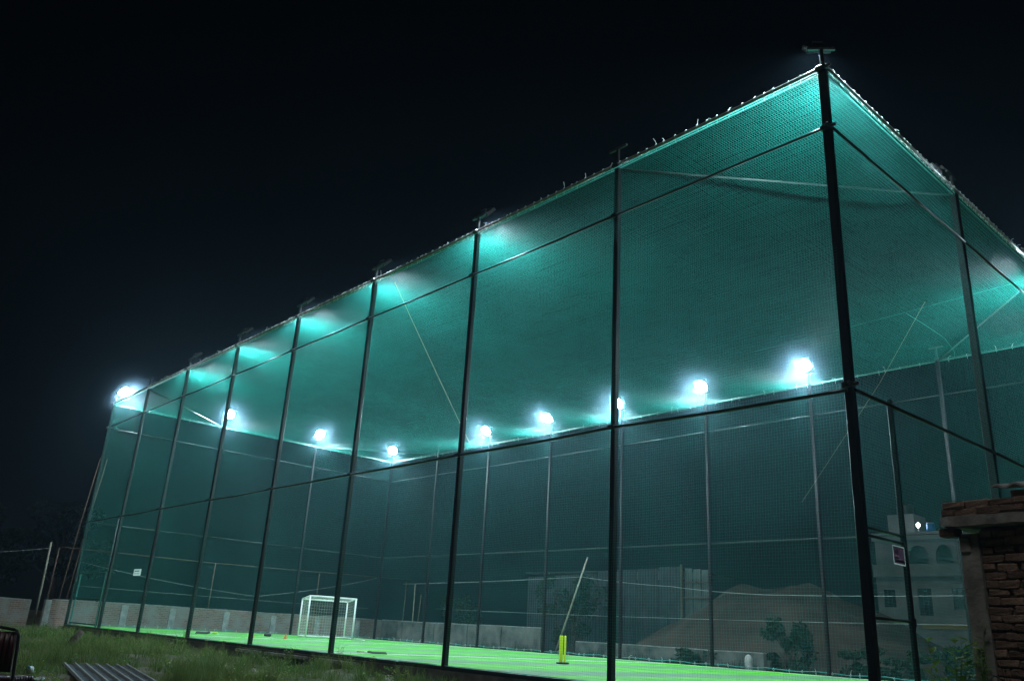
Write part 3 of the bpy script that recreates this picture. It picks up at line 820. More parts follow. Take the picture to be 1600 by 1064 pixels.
MB().lathe([(.15,0),(.15,.62),(.14,.74),(.10,.83),(.03,.87)], (0,0,0), 10).build('stone', 'stone', sp, True)

def building():
    b = thing('white_house', 'distant pale two storey house with arched veranda and roof tank', 'house', (-27.3, 60, 0))
    fn = lambda a, z, d: (a, d, z)
    Wd, zt_, zf = 8.2, 10.4, 6.9
    # ground storey front wall with real window openings
    def storey_wall(z0, z1, holes):
        xs = sorted({0, Wd, *[h[0] for h in holes], *[h[1] for h in holes]})
        mb = MB()
        for x0, x1 in zip(xs[:-1], xs[1:]):
            hh = [h for h in holes if h[0] <= x0 and h[1] >= x1]
            if not hh: mb.box((x0,0,z0), (x1,.25,z1))
            else:
                h = hh[0]; mb.box((x0,0,z0), (x1,.25,h[2])); mb.box((x0,0,h[3]), (x1,.25,z1))
        return mb
    holes = [(.5,1.5,4.5,5.9), (3.3,4.4,3.9,6.0), (6.0,7.1,4.4,6.0)]
    storey_wall(-.4, zf, holes).build('wall', 'wallpaint', b)
    for h in holes:
        wn_ = MB().box((h[0],.16,h[2]), (h[1],.19,h[3])).build('window', 'darkglass', b)
        fr = MB()
        for t in (0, .33, .66, 1): 
            xx = h[0]+(h[1]-h[0])*t; fr.box((xx-.02,.10,h[2]), (xx+.02,.14,h[3]))
        for t in (.0, .5, 1.0):
            zz = h[2]+(h[3]-h[2])*t; fr.box((h[0],.09,zz-.02), (h[1],.099,zz+.02))
        fr.build('window_bars', 'housing', wn_)
    MB().box((-.1,-.25,zf), (Wd+.1,.3,zf+.16)).build('floor_slab', 'wallpaint', b)
    MB().box((-.1,-.22,zf+.161), (Wd+.1,-.12,zf+1.0)).build('balcony_parapet', 'wallpaint', b)
    # arched veranda front
    def arch(a0, a1, zs, zc, n=12):
        c, r = (a0+a1)/2, (a1-a0)/2
        return [(c-r*math.cos(math.pi*k/n), zs+(zc-zs)*math.sin(math.pi*k/n)) for k in range(n+1)]
    z0, z1 = zf+.165, zt_-.5
    for (L, R, a0, a1) in ((2.6,4.75,2.75,4.35), (4.75,6.6,4.95,6.25)):
        out = [(L,z1),(L,z0),(a0,z0)] + arch(a0,a1,zf+1.7,zf+2.55) + [(a1,z0),(R,z0),(R,z1)]
        MB().prism(out, .3, .5, fn).build('arch_wall', 'wallpaint', b)
    MB().box((0,.3,z0), (2.59,.5,z1)).build('upper_wall', 'wallpaint', b)
    MB().box((6.61,.3,z0), (Wd,.5,z1)).build('upper_wall', 'wallpaint', b)
    MB().box((0,2.6,z0), (Wd,2.8,z1)).build('veranda_back_wall', 'wallpaint', b)
    MB().box((-.15,.1,zt_-.5), (Wd+.15,6,zt_-.3)).build('roof_slab', 'wallpaint', b)
    MB().box((-.15,.1,zt_-.299), (Wd+.15,.25,zt_+.15)).build('roof_parapet', 'wallpaint', b)
    MB().box((.35,2.5,zt_-.29), (2.6,5,zt_+2.0)).build('stair_room', 'wallpaint', b)
    MB().lathe([(.7,0),(.72,.1),(.7,.8),(.45,1.0),(.2,1.05)], (1.5,3.6,zt_+2.0), 16).build('water_tank', 'housing', b, True)
    MB().box((3.4,-.06,2.9), (Wd,-.02,3.3)).build('painted_band', 'yellowpaint', b)
    MB().box((0,.3,-.4), (Wd,6,-.1)).build('floor', 'concrete', b)
    MB().box((0,.5,z0-.2), (.2,6,z1)).build('side_wall', 'wallpaint', b); MB().box((Wd-.2,.5,-.4), (Wd,6,z1)).build('side_wall', 'wallpaint', b)
    MB().box((0,.26,-.4), (.2,6,zf)).build('side_wall', 'wallpaint', b)
    return zt_
zt_ = building()
lm = thing('roof_lamp', 'tiny white lamp glowing on the distant roof parapet', 'lamp', (-23.45, 60.2, zt_+.15))
MB().tube([(0,0,0),(0,0,.35)], .04, 8).build('lamp_post', 'white', lm, True)
MB().lathe([(.06,.36),(.13,.45),(.13,.6),(.06,.7)], (0,0,0), 12).build('bulb', 'bulb', lm, True)
for dx, lab, m in ((-22.5, 'small blue barrel beside the lamp on the distant roof', 'bluetank'), (-20.9, 'small dim white drum at the end of the distant roof', 'white')):
    t = thing('roof_barrel', lab, 'barrel', (dx, 60.3, zt_+.152)); 
    MB().lathe([(.3,0),(.33,.06),(.33,.3),(.31,.34),(.33,.38),(.33,.55),(.28,.62)], (0,0,0), 14).build('drum', m, t, True)
    MB().lathe([(.29,.621),(.29,.66),(.1,.68)], (0,0,0), 12).build('lid', 'white', t, True)

# ------------------------------------------------------------------ foliage
def leaf_cloud(n, ellipsoids, size, seed, flat=.0, aspect=2.2):
    r = np.random.default_rng(seed)
    k = r.integers(0, len(ellipsoids), n); E = np.array(ellipsoids)[k]
    d = r.normal(size=(n,3)); d /= np.linalg.norm(d, axis=1)[:,None]
    rr_ = r.uniform(.25, 1, n)**.45
    c = E[:, :3] + d*E[:, 3:6]*rr_[:,None]
    a = r.normal(size=(n,3)); a /= np.linalg.norm(a, axis=1)[:,None]
    b = np.cross(a, r.normal(size=(n,3))); b /= np.linalg.norm(b, axis=1)[:,None]
    s = size*r.uniform(.6, 1.3, n)[:,None]
    w_ = s/aspect
    V = np.stack([c-a*s, c+b*w_, c+a*s, c-b*w_], 1).reshape(-1,3)
    F = np.arange(4*n).reshape(n,4)
    return V, F
def bush(label, x, y, h, wdt, n, seed, name='bush', cat='bush', m='bush', size=.09, z=GZ):
    r = random.Random(seed)
    t = thing(name, label, cat, (x, y, z))
    es = [(r.uniform(-wdt*.5,wdt*.5), r.uniform(-wdt*.4,wdt*.4), h*r.uniform(.2,.95), wdt*r.uniform(.06,.22), wdt*r.uniform(.06,.2), h*r.uniform(.06,.2)) for _ in range(20)]
    V, F = leaf_cloud(n//2, es, size, seed)
    link('foliage', np_mesh('foliage', V, F, m), t)
    sb = MB()
    for e in es: sb.tube([(0,0,-.1), (e[0]*.4,e[1]*.4,e[2]*.5), e[:3]], [.03,.018,.008], 5)
    sb.build('stem', 'bark', t)
bush('dark leafy bush beside the pale stone post behind the far net', -11.9, 18.6, 2.2, 1.9, 5000, 1)
bush('large dark bush behind the bamboo pole on the far side', -26.0, 21.5, 4.0, 3.6, 8000, 2)
bush('pale green bush showing above the far wall right of the goal', -33.6, 20.2, 2.9, 2.4, 5000, 3)
bush('low bush on the far side between corner pole and soil mound', -8.0, 18.0, 1.3, 2.4, 4000, 4)
bush('dark bush at the foot of the mound left of the stone post', -15.2, 17.6, 0.9, 1.8, 3000, 5)
bush('dark bush behind the gate bay at right', -5.4, 18.6, 1.5, 2.2, 4000, 6)

def tree(label, x, y, h, wdt, n, seed):
    r = random.Random(seed); t = thing('tree', label, 'tree', (x, y, GZ), 0, 'trees in the dark at left')
    es = []; tb = MB()
    tb.tube([(0,0,-.3),(.1,0,h*.25),(.0,.1,h*.5),(.1,.1,h*.75)], [h*.035,h*.028,h*.02,h*.008], 8)
    for _ in range(22):
        a = r.uniform(0, 6.28); q = wdt*.5*r.uniform(.15, 1); z = h*r.uniform(.38, .93)
        q *= math.sqrt(max(.15, 1-((z/h-.55)/.48)**2))
        es.append((q*math.cos(a), q*math.sin(a), z, wdt*r.uniform(.09,.17), wdt*r.uniform(.09,.17), h*r.uniform(.05,.10)))
        tb.tube([(0,0,z*.55), (es[-1][0]*.5, es[-1][1]*.5, z*.82), es[-1][:3]], [h*.012,h*.008,h*.003], 5)
    tb.build('trunk', 'bark', t)
    V, F = leaf_cloud(n, es, .34, seed)
    link('crown', np_mesh('crown', V, F, 'tree'), t)
tree('dark tree at the left picture edge, tallest and nearest there', -92, 2.5, 12.0, 10, 22000, 1)
tree('dark round tree silhouette close to the far left corner pole', -108, 17.5, 13.5, 11, 24000, 2)
tree('dark low tree silhouette between the other two at left', -104, 10.0, 9.5, 10, 20000, 3)

# grass: blades, one uncountable mass
def in_view_ground(x, y):
    return True
def grass_field():
    r = np.random.default_rng(3)
    Vs, Fs, base = [], [], 0
    def blades(cx, cy, hgt, n, spread, lean, m_w):
        nonlocal base
        n_ = len(cx)
        ang = r.uniform(0, 2*np.pi, (n_, n)); q = spread*np.sqrt(r.uniform(0, 1, (n_, n)))
        px = cx[:,None]+q*np.cos(ang); py = cy[:,None]+q*np.sin(ang)
        px = px.ravel(); py = py.ravel()
        ok = py < -.16
        px, py = px[ok], py[ok]
        h = (hgt[:,None]*r.uniform(.45, 1.1, (n_, n))).ravel()[ok]
        pz = np.array([ground_z(a, b) for a, b in zip(px, py)]) - .01
        la = r.uniform(0, 2*np.pi, len(px)); ll = h*lean*r.uniform(.2, 1.2, len(px))
        wa = r.uniform(0, np.pi, len(px)); wd = m_w*r.uniform(.6, 1.4, len(px))
        dx, dy = np.cos(la)*ll, np.sin(la)*ll; wx, wy = np.cos(wa)*wd, np.sin(wa)*wd
        b0 = np.stack([px-wx, py-wy, pz], 1); b1 = np.stack([px+wx, py+wy, pz], 1)
        m0 = np.stack([px-wx*.7+dx*.3, py-wy*.7+dy*.3, pz+h*.6], 1); m1 = np.stack([px+wx*.7+dx*.3, py+wy*.7+dy*.3, pz+h*.6], 1)
        tp = np.stack([px+dx, py+dy, pz+h], 1); tp2 = tp + np.stack([wx*.1, wy*.1, 0*h], 1)
        V = np.stack([b0, b1, m1, m0, tp, tp2], 1).reshape(-1, 3)
        i = base + np.arange(len(px))*6
        F = np.concatenate([np.stack([i, i+1, i+2, i+3], 1), np.stack([i+3, i+2, i+5, i+4], 1)])
        Vs.append(V); Fs.append(F); base += len(V)
    def dens(x, y): return .5 + .5*np.sin(x*.8+1)*np.cos(y*1.1-.4) + .35*np.sin(x*2.3-y*1.7) + .25*np.sin(x*5.1+y*3.3)
    N = 9000
    cx = r.uniform(-37, -8.2, N); cy = r.uniform(-9.2, -.25, N)
    # keep what lies within the frame's ground wedge (with a margin for a step aside)
    keep = (cy > -9.6 + (-(cx+9))*.17 - .6)
    d = dens(cx, cy)
    bare = np.exp(-(((cx+15.5)/2.6)**2 + ((cy+1.9)/.8)**2)) + np.exp(-(((cx+11.2)/1.6)**2 + ((cy+.9)/.6)**2))
    keep &= (d - 2.2*bare > .46 + r.uniform(-.3, .3, N)) & ~((cx > -12.4) & (cx < -8) & (np.abs(cy+6.02+.19*(cx+12.15)) < .62))
    cx, cy = cx[keep], cy[keep]
    hh = .06 + .17*np.clip(dens(cx*1.3+3, cy*1.6), 0, 1.3)
    blades(cx, cy, hh, 12, .17, .9, .0055)
    N = 2800
    tx = r.uniform(-36, -8.2, N); ty = r.uniform(-9, -.5, N); td = dens(tx*1.1+5, ty*1.3)
    kp = (td > .62) & (ty > -9.6 - (tx+9)*.17 - .6) & ~((tx > -12.6) & (tx < -8) & (np.abs(ty+6.02+.19*(tx+12.15)) < .8))
    tx, ty = tx[kp], ty[kp]
    blades(tx, ty, .20+.34*r.uniform(0, 1, len(tx))**2, 24, .12, .75, .006)
    V, F = np.concatenate(Vs), np.concatenate(Fs)
    g_ = link('grass', np_mesh('grass', V, F, 'grass')); g_['kind'] = 'stuff'; g_['label'] = 'rough green grass and weeds outside the near net'
    Vs.clear(); Fs.clear(); base = 0
    N = 1500; cx = r.uniform(-34, -8.5, N); cy = r.uniform(-8, -.3, N)
    kp = (np.sin(cx*.9-1)*np.sin(cy*1.3+.5) + .5*np.sin(cx*2.7+cy*1.9) > .45) & ~((cx > -12.6) & (cx < -8) & (np.abs(cy+6.02+.19*(cx+12.15)) < .75))
    cx, cy = cx[kp], cy[kp]; N = len(cx)
    blades(cx, cy, np.full(N, .22), 7, .15, 1.2, .004)
    g2 = link('dry_grass', np_mesh('dry_grass', np.concatenate(Vs), np.concatenate(Fs), 'drygrass')); g2['kind'] = 'stuff'; g2['label'] = 'straw coloured dry grass among the green'
grass_field()
def ground_weeds():
    r = np.random.default_rng(21); n = 620
    cx = r.uniform(-35, -8.4, n); cy = r.uniform(-8.6, -.3, n)
    kp = (np.sin(cx*1.7+2)*np.cos(cy*2.1) + .6*np.sin(cx*4.3-cy*3.1) > .1) & (cy > -9.6 - (cx+9)*.17 - .5) & ~((cx > -12.6) & (cx < -8) & (np.abs(cy+6.02+.19*(cx+12.15)) < .75))
    cx, cy = cx[kp], cy[kp]; hh = r.uniform(.10, .42, len(cx))**1.15
    for part, m, lab in ((0, 'weed', 'yellowish leafy ground weeds among the grass'), (1, 'bigleaf', 'fresh green leafy ground weeds among the grass')):
        a = cx[part::2]; b = cy[part::2]; h = hh[part::2]; k = 30
        X = np.repeat(a, k) + r.normal(0, .10, len(a)*k); Y_ = np.minimum(np.repeat(b, k) + r.normal(0, .10, len(a)*k), -.18)
        Z_ = np.array([ground_z(p, q) for p, q in zip(X, Y_)]) + np.repeat(h, k)*r.uniform(.05, 1, len(X))
        c = np.stack([X, Y_, Z_], 1); d = r.normal(size=(len(X), 3)); d[:, 2] = np.abs(d[:, 2])*.5; d /= np.linalg.norm(d, axis=1)[:, None]
        e = np.cross(d, r.normal(size=d.shape)); e /= np.linalg.norm(e, axis=1)[:, None]
        s_ = r.uniform(.015, .042, len(X))[:, None]
        V = np.stack([c-d*s_, c+e*s_*.45, c+d*s_, c-e*s_*.45], 1).reshape(-1, 3)
        o_ = link('ground_weeds', np_mesh('ground_weeds', V, np.arange(len(V)).reshape(-1, 4), m)); o_['kind'] = 'stuff'; o_['label'] = lab
ground_weeds()
def far_weeds():
    r = np.random.default_rng(9); n = 7000
    px = r.uniform(-30, -2, n); py = r.uniform(16.7, 17.8, n); h = r.uniform(.12, .5, n)*(0.5+.5*np.sin(px*1.3)**2)
    la = r.uniform(0, 6.28, n); wd = .008
    dx, dy = np.cos(la)*h*.4, np.sin(la)*h*.4; z = np.full(n, GZ-.02); wx = np.cos(la+1)*wd; wy = np.sin(la+1)*wd
    V = np.stack([np.stack([px-wx,py-wy,z],1), np.stack([px+wx,py+wy,z],1), np.stack([px+dx+wx*.3,py+dy+wy*.3,z+h+.2],1), np.stack([px+dx-wx*.3,py+dy-wy*.3,z+h+.2],1)], 1).reshape(-1,3)
    o_ = link('weeds', np_mesh('weeds', V, np.arange(4*n).reshape(n,4), 'bush')); o_['kind'] = 'stuff'; o_['label'] = 'tall weeds along the outside of the far net'
far_weeds()

# leafy weeds along the plinth
def leafy(label, x, y, h, n, seed, m='weed', group=None, name='weed_plant', cat='weed', lsz=.05, z=None, lean=.25, nl=7, lo=.25):
    r = random.Random(seed)
    t = thing(name, label, cat, (x, y, ground_z(x, y) if z is None else z), r.uniform(0, 6.28), group)
    lf, stb = MB(), MB()
    for k in range(n):
        a = r.uniform(0, 6.28); L = h*r.uniform(.6, 1.05); dx, dy = math.cos(a)*L*lean*r.uniform(.3,1.2), math.sin(a)*L*lean*r.uniform(.3,1.2)
        pts = [Vector((0,0,-.03)), Vector((dx*.35,dy*.35,L*.5)), Vector((dx,dy,L))]
        stb.tube(pts, [.006,.005,.002], 4)
        for q in range(nl):
            tt = lo+(1-lo)*q/(nl-1); c = pts[0].lerp(pts[1], tt*2) if tt < .5 else pts[1].lerp(pts[2], tt*2-1)
            b = r.uniform(0, 6.28); s = lsz*r.uniform(.6, 1.3)
            dv = Vector((math.cos(b), math.sin(b), r.uniform(-.1,.7))).normalized(); sv = dv.cross(Vector((0,0,1))).normalized()*s*.42
            up_ = Vector((0,0,-s*.25))
            lf.add([c, c+dv*s+sv, c+dv*s*2.1+up_, c+dv*s-sv, c+dv*s+Vector((0,0,-s*.12))], [(0,1,4),(1,2,4),(2,3,4),(3,0,4)])
    stb.build('stem', m, t); lf.build('leaf_cluster', m, t)
wr = random.Random(12)
WX = [-33.5,-31.2,-30.1,-28.0,-26.6,-25.0,-23.7,-22.1,-20.5,-19.2,-18.1,-16.6,-15.2,-13.6,-12.4,-11.3,-10.4]
ORDN = ['first','second','third','fourth','fifth','sixth','seventh','eighth','ninth','tenth','eleventh','twelfth','thirteenth','fourteenth','fifteenth','sixteenth','last']
for i, x in enumerate(WX):
    leafy('small yellow green weed at the foot of the dark plinth, %s from the left' % ORDN[i], x, -.35-.25*wr.random(), .32+.22*wr.random(), 4, 100+i, 'weed', 'weeds along the plinth', lsz=.04)
leafy('taller bushy grass weed in front of the third near pole', -14.6, -.75, .55, 8, 55, 'grass', None, lsz=.045)
leafy('reddish green weed clump left among the grass', -24.6, -1.9, .5, 7, 56, 'weed', None, lsz=.04)
leafy('bright green weed clump growing by the left corner pole', -33.4, -1.6, .55, 8, 57, 'grass', None, lsz=.05)

# ------------------------------------------------------------------ brick hut at right
HA = rad(-8)
hut = thing('brick_hut', 'dim brick hut corner with concrete column and slab roof at right', 'hut', (1.95, -1.85, 0), HA)
HB = GZ-.15
MB().box((.21,.03,HB), (2.6,2.6,2.05)).build('wall_core', 'mortar', hut)
col_ = MB()
cr_ = random.Random(4); zs = [HB+.25*k for k in range(11)]
ringp = []
for z in zs:
    j = lambda: cr_.uniform(-.007,.007)
    ringp.append([(0+j(),-.03+j(),z),(.2+j(),-.03+j(),z),(.2+j(),.24,z),(0+j(),.24,z)])
for rg in ringp: col_.v += rg
for k in range(len(zs)-1):
    for i in range(4): col_.f.append((k*4+i, k*4+(i+1)%4, k*4+4+(i+1)%4, k*4+4+i))
col_.f += [(3,2,1,0), tuple((len(zs)-1)*4+i for i in range(4))]
for v_i in range(len(col_.v)):
    pass
zt_col = zs[-1]
col_.build('concrete_column', 'concrete', hut)
def brick_meshes(n=8):
    out = []
    for k in range(n):
        r = random.Random(k+40); mb = MB(); L, D_, Hh = .225, .10, .072
        mb.bevbox((0,0,0), (L,D_,Hh), .011)
        mb.v = [(x+r.uniform(-.011,.011), y+r.uniform(-.009,.009), z+r.uniform(-.008,.008)) for x, y, z in mb.v]
        out.append(mb.mesh('brick', 'brick'))
    return out
BM = brick_meshes(); br = random.Random(8)
z = HB; row = 0
while z < 2.0:
    x = .215 - (.115 if row % 2 else 0)
    while x < 1.75:
        bk = link('brick', BM[br.randrange(len(BM))], hut)
        sx = 1.0
        if x < .21: bk.location = (.212, -.012+br.uniform(-.008,.008), z); bk.scale = (.52,1,1)
        else:
            bk.location = (x+br.uniform(-.012,.012), -.012+br.uniform(-.024,.014), z+br.uniform(-.007,.007)); bk.scale = (br.uniform(.86,1.03), 1, br.uniform(.84,1.06))
        bk.rotation_euler = (br.uniform(-.04,.04), br.uniform(-.04,.04), br.uniform(-.05,.05))
        x += .240
    z += .0845; row += 1
# slab with a rough edge, its overhang and the courses on top
sl = MB(); n_ = 30; rs_ = random.Random(2)
for i in range(n_+1):
    x = -.10 + 2.9*i/n_; f0 = -.20+rs_.uniform(-.012,.012); zb = 2.06+rs_.uniform(-.008,.008); zt2 = 2.165+rs_.uniform(-.006,.006)
    sl.v += [(x,f0,zb),(x,f0+.004,zt2),(x,2.8,zt2),(x,2.8,zb)]
for i in range(n_):
    for k_ in range(4): sl.f.append((i*4+k_, (i+1)*4+k_, (i+1)*4+(k_+1)%4, i*4+(k_+1)%4))
sl.f += [(0,1,2,3), tuple(n_*4+q for q in (3,2,1,0))]
sl.build('roof_slab', 'concrete', hut)
for row, (x0, dz) in enumerate(((-.07, 2.172), (-.07, 2.248))):
    x = x0 - (0 if row else .0) + (.0 if row else -.10)
    x = max(x, -.09)
    k_ = 0
    while x < 2.4:
        bk = link('brick', BM[br.randrange(len(BM))], hut)
        w_ = .6 if (k_ == 0 and row == 0) else 1.0
        bk.location = (x, -.185+br.uniform(-.02,.015), dz); bk.scale = (w_*1.05, 1.1, 1.0)
        bk.rotation_euler = (br.uniform(-.02,.02), br.uniform(-.02,.02), br.uniform(-.05,.05))
        x += .243*w_ + (.01 if row else .0); k_ += 1
MB().bevbox((-.15,-.16,1.965), (.02,.02,2.055), .012).build('beam_end', 'rust', hut)
MB().bevbox((.005,-.06,1.80), (.12,-.031,1.955), .012).build('bracket_block', 'concrete', hut)
for i in range(3):
    bk = link('brick', BM[i], hut); bk.location = (.62+.02*i, -.10+.12*i, 2.327); bk.rotation_euler = (0,0,.2*i)
ts = MB(); n_ = 48
for i in range(n_+1):
    x = .50 + 1.1*i/n_; zz = 2.42+.018*math.sin(2*math.pi*i/8)+.02*(i/n_)
    ts.v += [(x,-.22,zz-.004),(x,-.22,zz+.016),(x,.7,zz+.17),(x,.7,zz+.15)]
for i in range(n_):
    for k_ in range(4): ts.f.append((i*4+k_, (i+1)*4+k_, (i+1)*4+(k_+1)%4, i*4+(k_+1)%4))
ts.f += [(0,1,2,3), tuple(n_*4+q for q in (3,2,1,0))]
cs = thing('roof_sheet', 'piece of grey corrugated cement sheet lying on the hut bricks', 'sheet', (1.95, -1.85, 0), HA)
ts.build('corrugated_sheet', 'cement', cs)
leafy('broad leaved bright green plant at the foot of the hut column', 1.88, -2.3, 1.25, 16, 71, 'bigleaf', None, 'leafy_plant', 'plant', .075, GZ, .2, 12, .5)
leafy('green creeper leaves climbing the hut column', 2.08, -2.02, 1.40, 5, 73, 'bigleaf', None, 'leafy_plant', 'plant', .045, GZ, .06, 12, .6)
leafy('dull green weed against the hut bricks, right of the column', 2.34, -2.12, 1.15, 9, 74, 'bush', None, 'leafy_plant', 'plant', .055, GZ, .12, 12, .5)

# ------------------------------------------------------------------ foreground things
def chair():
    c = thing('garden_chair', 'maroon ribbed chair with black tube frame cut by the left edge', 'chair', (-4.79, -9.25, -.42), rad(48))
    z0 = .0
    bp_ = MB(); n_ = 9
    for i in range(n_+1):
        x = -.215+.43*i/n_; d = .035*(1-(2*i/n_-1)**2)
        bp_.v += [(x,-.235-d,.88),(x,-.225-d,.70),(x,-.195-d,.50),(x,-.185-d,.50),(x,-.215-d,.70),(x,-.225-d,.88)]
    for i in range(n_):
        for k in range(6): bp_.f.append((i*6+k, i*6+(k+1)%6, i*6+6+(k+1)%6, i*6+6+k))
    bp_.f += [tuple(range(6)), tuple(n_*6+5-k for k in range(6))]
    bp_.build('backrest', 'maroon', c, True)
    # seat and backrest of ribs on a curved tube frame; local +x right, +y front
    for k in range(9):
        x = -.20+.05*k
        d_ = .035*(1-(x/.215)**2); MB().tube([(x,-.236-d_,.87),(x,-.228-d_,.70),(x,-.198-d_,.51)], [.012,.013,.012], 6).build('back_rib', 'maroon', c, True)
    for k in range(9):
        y = -.17+.05*k
        MB().tube([(-.22,y,.43),(0,y,.42),(.22,y,.43)], [.022,.024,.022], 8).build('seat_rib', 'maroon', c, True)
    for s in (-1, 1):
        x = .25*s
        MB().tube([(x*.86,-.27,.90),(x,-.26,.84),(x,-.22,.60),(x,-.19,.44),(x*.9,-.24,.2),(x*.9,-.28,0)], .017, 8).build('rear_leg', 'black', c, True)
        MB().tube([(x*.95,.22,.41),(x,.25,.38),(x,.26,.3),(x,.28,0)], .014, 8).build('front_leg', 'black', c, True)
    MB().tube([(-.215,-.27,.90),(0,-.275,.925),(.215,-.27,.90)], .015, 8).build('top_tube', 'black', c, True)
    for y in (-.19, .25): MB().tube([(-.25,y,.40),(.25,y,.40)], .012, 8).build('seat_bar', 'black', c, True)
chair()

rs = thing('roofing_sheet', 'blue grey ribbed roofing sheet lying in the grass at bottom left', 'sheet', (-12.15, -6.02, -.28), rad(-11))
rs.rotation_euler = (0, rad(1.0), rad(-11))
MB().box((0,-.58,0), (3.9,.58,.012)).build('sheet', 'roofsheet', rs)
for k in range(7):
    y = -.54+.18*k
    MB().prism([(y-.026,.0125),(y+.026,.0125),(y+.014,.042),(y-.014,.042)], 0, 3.9, lambda a, b, d: (d, a, b)).build('rib', 'ridge', rs)

def rock_mesh(seed, flat=.6):
    r = random.Random(seed); mb = MB(); n, m_ = 8, 5
    for i in range(1, m_):
        th = math.pi*i/m_
        for k in range(n):
            a = 2*math.pi*k/n; q = r.uniform(.75, 1.15)
            mb.v.append((math.sin(th)*math.cos(a)*q, math.sin(th)*math.sin(a)*q*.8, math.cos(th)*flat*r.uniform(.85,1.1)))
    t_, b_ = len(mb.v), len(mb.v)+1; mb.v += [(0,0,flat),(0,0,-flat)]
    for i in range(m_-2):
        for k in range(n): mb.f.append((i*n+k, (i+1)*n+k, (i+1)*n+(k+1)%n, i*n+(k+1)%n))
    for k in range(n): mb.f.append((t_, k, (k+1)%n)); mb.f.append((b_, (m_-2)*n+(k+1)%n, (m_-2)*n+k))
    return mb
RM = [rock_mesh(k).mesh('stone', 'stone') for k in range(6)]
stones = [(-9.85,-.95,.15,'pale rubble stone in bare soil below the bat, left one of two'), (-10.6,-.40,.13,'pale rubble stone in bare soil left of the second plinth pole'),
          (-11.9,-1.7,.06,'white pebble lying in the grass below the fourth near pole'), (-12.6,-1.1,.10,'flat white stone on bare soil left of the third near pole'),
          (-12.5,-.45,.06,'small white pebble right of the flat white stone'), (-16.3,-3.2,.05,'tiny white pebble in dark soil at lower centre left')]
for k, (x, y, s, lab) in enumerate(stones):
    o_ = link('loose_stone', RM[k % 6]); o_.location = (x, y, ground_z(x, y)+s*.3); o_.scale = (s, s, s*.8); o_.rotation_euler = (0, 0, k*1.3)
    tag(o_, lab, 'stone', 'loose stones on the ground')
# broken concrete ledge pieces under the bottom rail
for x, L in ((-18.0, 1.4), (-15.8, 2.2), (-13.2, 1.5)):
    MB().bevbox((x-L/2,-.24,-.20), (x+L/2,-.101,-.125), .012).build('ledge_stone', 'concrete', pl)
def bottle(x, y, rz, label, cat='bottle'):
    b = thing('plastic_bottle', label, cat, (x, y, ground_z(x, y)+.05), rz)
    mb = MB().lathe([(.045,-.14),(.05,-.13),(.048,.0),(.05,.05),(.03,.11),(.016,.13),(.016,.15)], (0,0,0), 12)
    body = mb.build('bottle_body', 'litter', b, True); body.rotation_euler = (rad(72), 0, 0)
    cp = MB().lathe([(.019,.151),(.019,.172)], (0,0,0), 10).build('bottle_cap', 'bluetank', b, True); cp.rotation_euler = (rad(72), 0, 0)
bottle(-10.2, -7.6, 1.1, 'crushed clear plastic bottle in the grass right of the chair leg')
def wrapper(x, y, s, label, seed):
    r = random.Random(seed); n = 6; mb = MB()
    for i in range(n+1):
        for j in range(n+1):
            mb.v.append((s*(i/n-.5)*2+r.uniform(-.02,.02), s*(j/n-.5)*1.5+r.uniform(-.02,.02), r.uniform(0,.5)*s))
    for i in range(n):
        for j in range(n): mb.f.append((i*(n+1)+j, (i+1)*(n+1)+j, (i+1)*(n+1)+j+1, i*(n+1)+j+1))
    o_ = mb.build('plastic_wrapper', 'litter'); o_.location = (x, y, ground_z(x, y)+.03)
    tag(o_, label, 'wrapper', 'plastic litter')
wrapper(-9.3, -7.7, .11, 'pale crumpled plastic bag at the bottom edge beside the bottle', 1)
wrapper(-26.0, -5.3, .30, 'large pale plastic sheet behind the chair back', 2)
wrapper(-18.4, -3.6, .09, 'tiny white wrapper in the middle of the grass', 3)
wrapper(-12.3, -5.6, .10, 'crumpled wrapper on the top edge of the roofing sheet', 4)
wrapper(-20.6, -2.1, .13, 'pale crumpled bag in the grass below the seventh near pole', 5)
LOGP = [(-20.0,-4.45,-.5),(-19.95,-4.28,-.1),(-19.99,-4.1,.12)]
lg = tag(MB().tube(LOGP, [.11,.10,.08], 9).build('tree_stump', 'bark', None, True), 'dark stump leaning in the grass near the left corner pole', 'stump')

# ------------------------------------------------------------------ night haze
hz = MB().box((-240,-160,-2.2), (160,210,H+3.5)).build('haze', None)
hz['kind'] = 'stuff'
def haze_material(name, dens, aniso):
    hm = bpy.data.materials.new(name); hm.use_nodes = True
    nt = hm.node_tree; nt.nodes.clear()
    pv = nt.nodes.new("ShaderNodeVolumePrincipled"); oo = nt.nodes.new("ShaderNodeOutputMaterial")
    pv.inputs['Color'].default_value = (0.50, 0.76, 1.0, 1)
    pv.inputs['Density'].default_value = dens
    pv.inputs['Anisotropy'].default_value = aniso
    pv.inputs['Density Attribute'].default_value = ''
    nt.links.new(pv.outputs[0], oo.inputs['Volume'])
    hm.cycles.homogeneous_volume = True
    return hm
hz.data.materials.append(haze_material('night_haze', HAZE, 0.62))
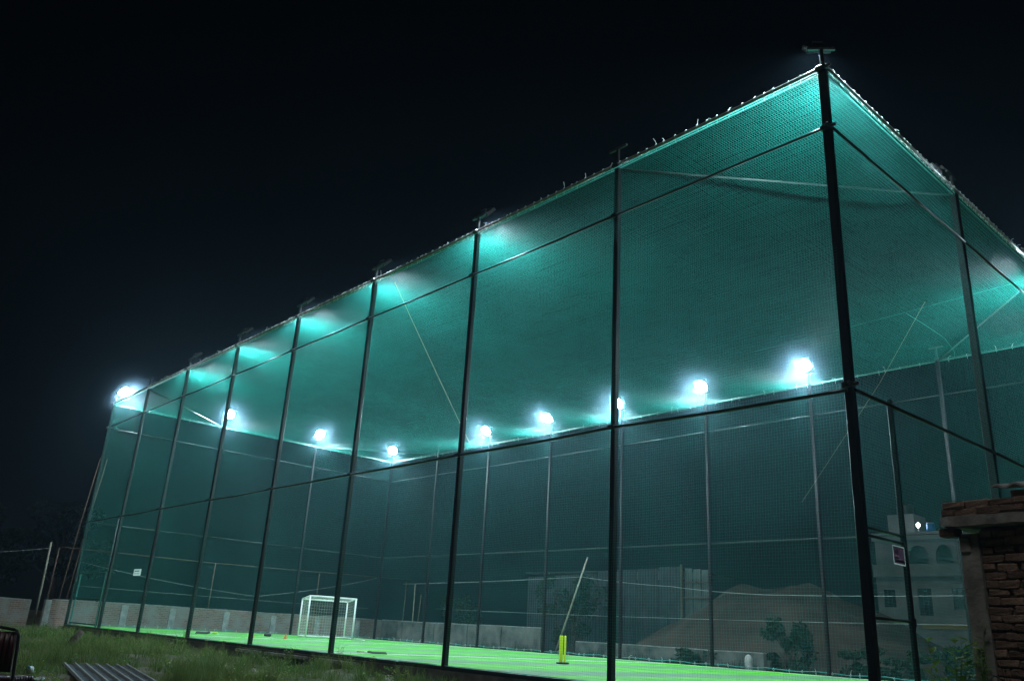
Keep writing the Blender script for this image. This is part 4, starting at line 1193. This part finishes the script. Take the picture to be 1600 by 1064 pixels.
# added haze ball at each enlarged lamp, imitating glare; thins to nothing at its rim
def glow_haze_material(R_, peak):
    hm = haze_material('added_glow_haze', 0.0, 0.4); hm.cycles.homogeneous_volume = False
    nt = hm.node_tree; pv = [n for n in nt.nodes if n.type == 'PRINCIPLED_VOLUME'][0]
    tc = nt.nodes.new("ShaderNodeTexCoord"); ln_ = nt.nodes.new("ShaderNodeVectorMath"); ln_.operation = 'LENGTH'
    nt.links.new(tc.outputs['Object'], ln_.inputs[0])
    mr = nt.nodes.new("ShaderNodeMapRange"); mr.inputs['From Min'].default_value = 0.0; mr.inputs['From Max'].default_value = R_
    mr.inputs['To Min'].default_value = 1.0; mr.inputs['To Max'].default_value = 0.0
    nt.links.new(ln_.outputs['Value'], mr.inputs['Value'])
    pw = nt.nodes.new("ShaderNodeMath"); pw.operation = 'POWER'; pw.inputs[1].default_value = 2.0
    nt.links.new(mr.outputs[0], pw.inputs[0])
    ml = nt.nodes.new("ShaderNodeMath"); ml.operation = 'MULTIPLY'; ml.inputs[1].default_value = peak
    nt.links.new(pw.outputs[0], ml.inputs[0]); nt.links.new(ml.outputs[0], pv.inputs['Density'])
    hm.cycles.volume_step_rate = 1.0
    return hm
R_ = 1.9
glow_ball = MB(); n, m_ = 20, 12
for i in range(1, m_):
    th = math.pi*i/m_
    for k in range(n): glow_ball.v.append((R_*math.sin(th)*math.cos(2*math.pi*k/n), R_*math.sin(th)*math.sin(2*math.pi*k/n), R_*math.cos(th)))
t_ = len(glow_ball.v); glow_ball.v += [(0,0,R_), (0,0,-R_)]
for i in range(m_-2):
    for k in range(n): glow_ball.f.append((i*n+k, (i+1)*n+k, (i+1)*n+(k+1)%n, i*n+(k+1)%n))
for k in range(n): glow_ball.f.append((t_, k, (k+1)%n)); glow_ball.f.append((t_+1, (m_-2)*n+(k+1)%n, (m_-2)*n+k))
hme = glow_ball.mesh('haze', glow_haze_material(R_*.97, 0.075))
for p_ in LIT:
    h_ = link('haze', hme); h_.location = p_; h_['kind'] = 'stuff'  # added ball of haze that gives this lamp its halo
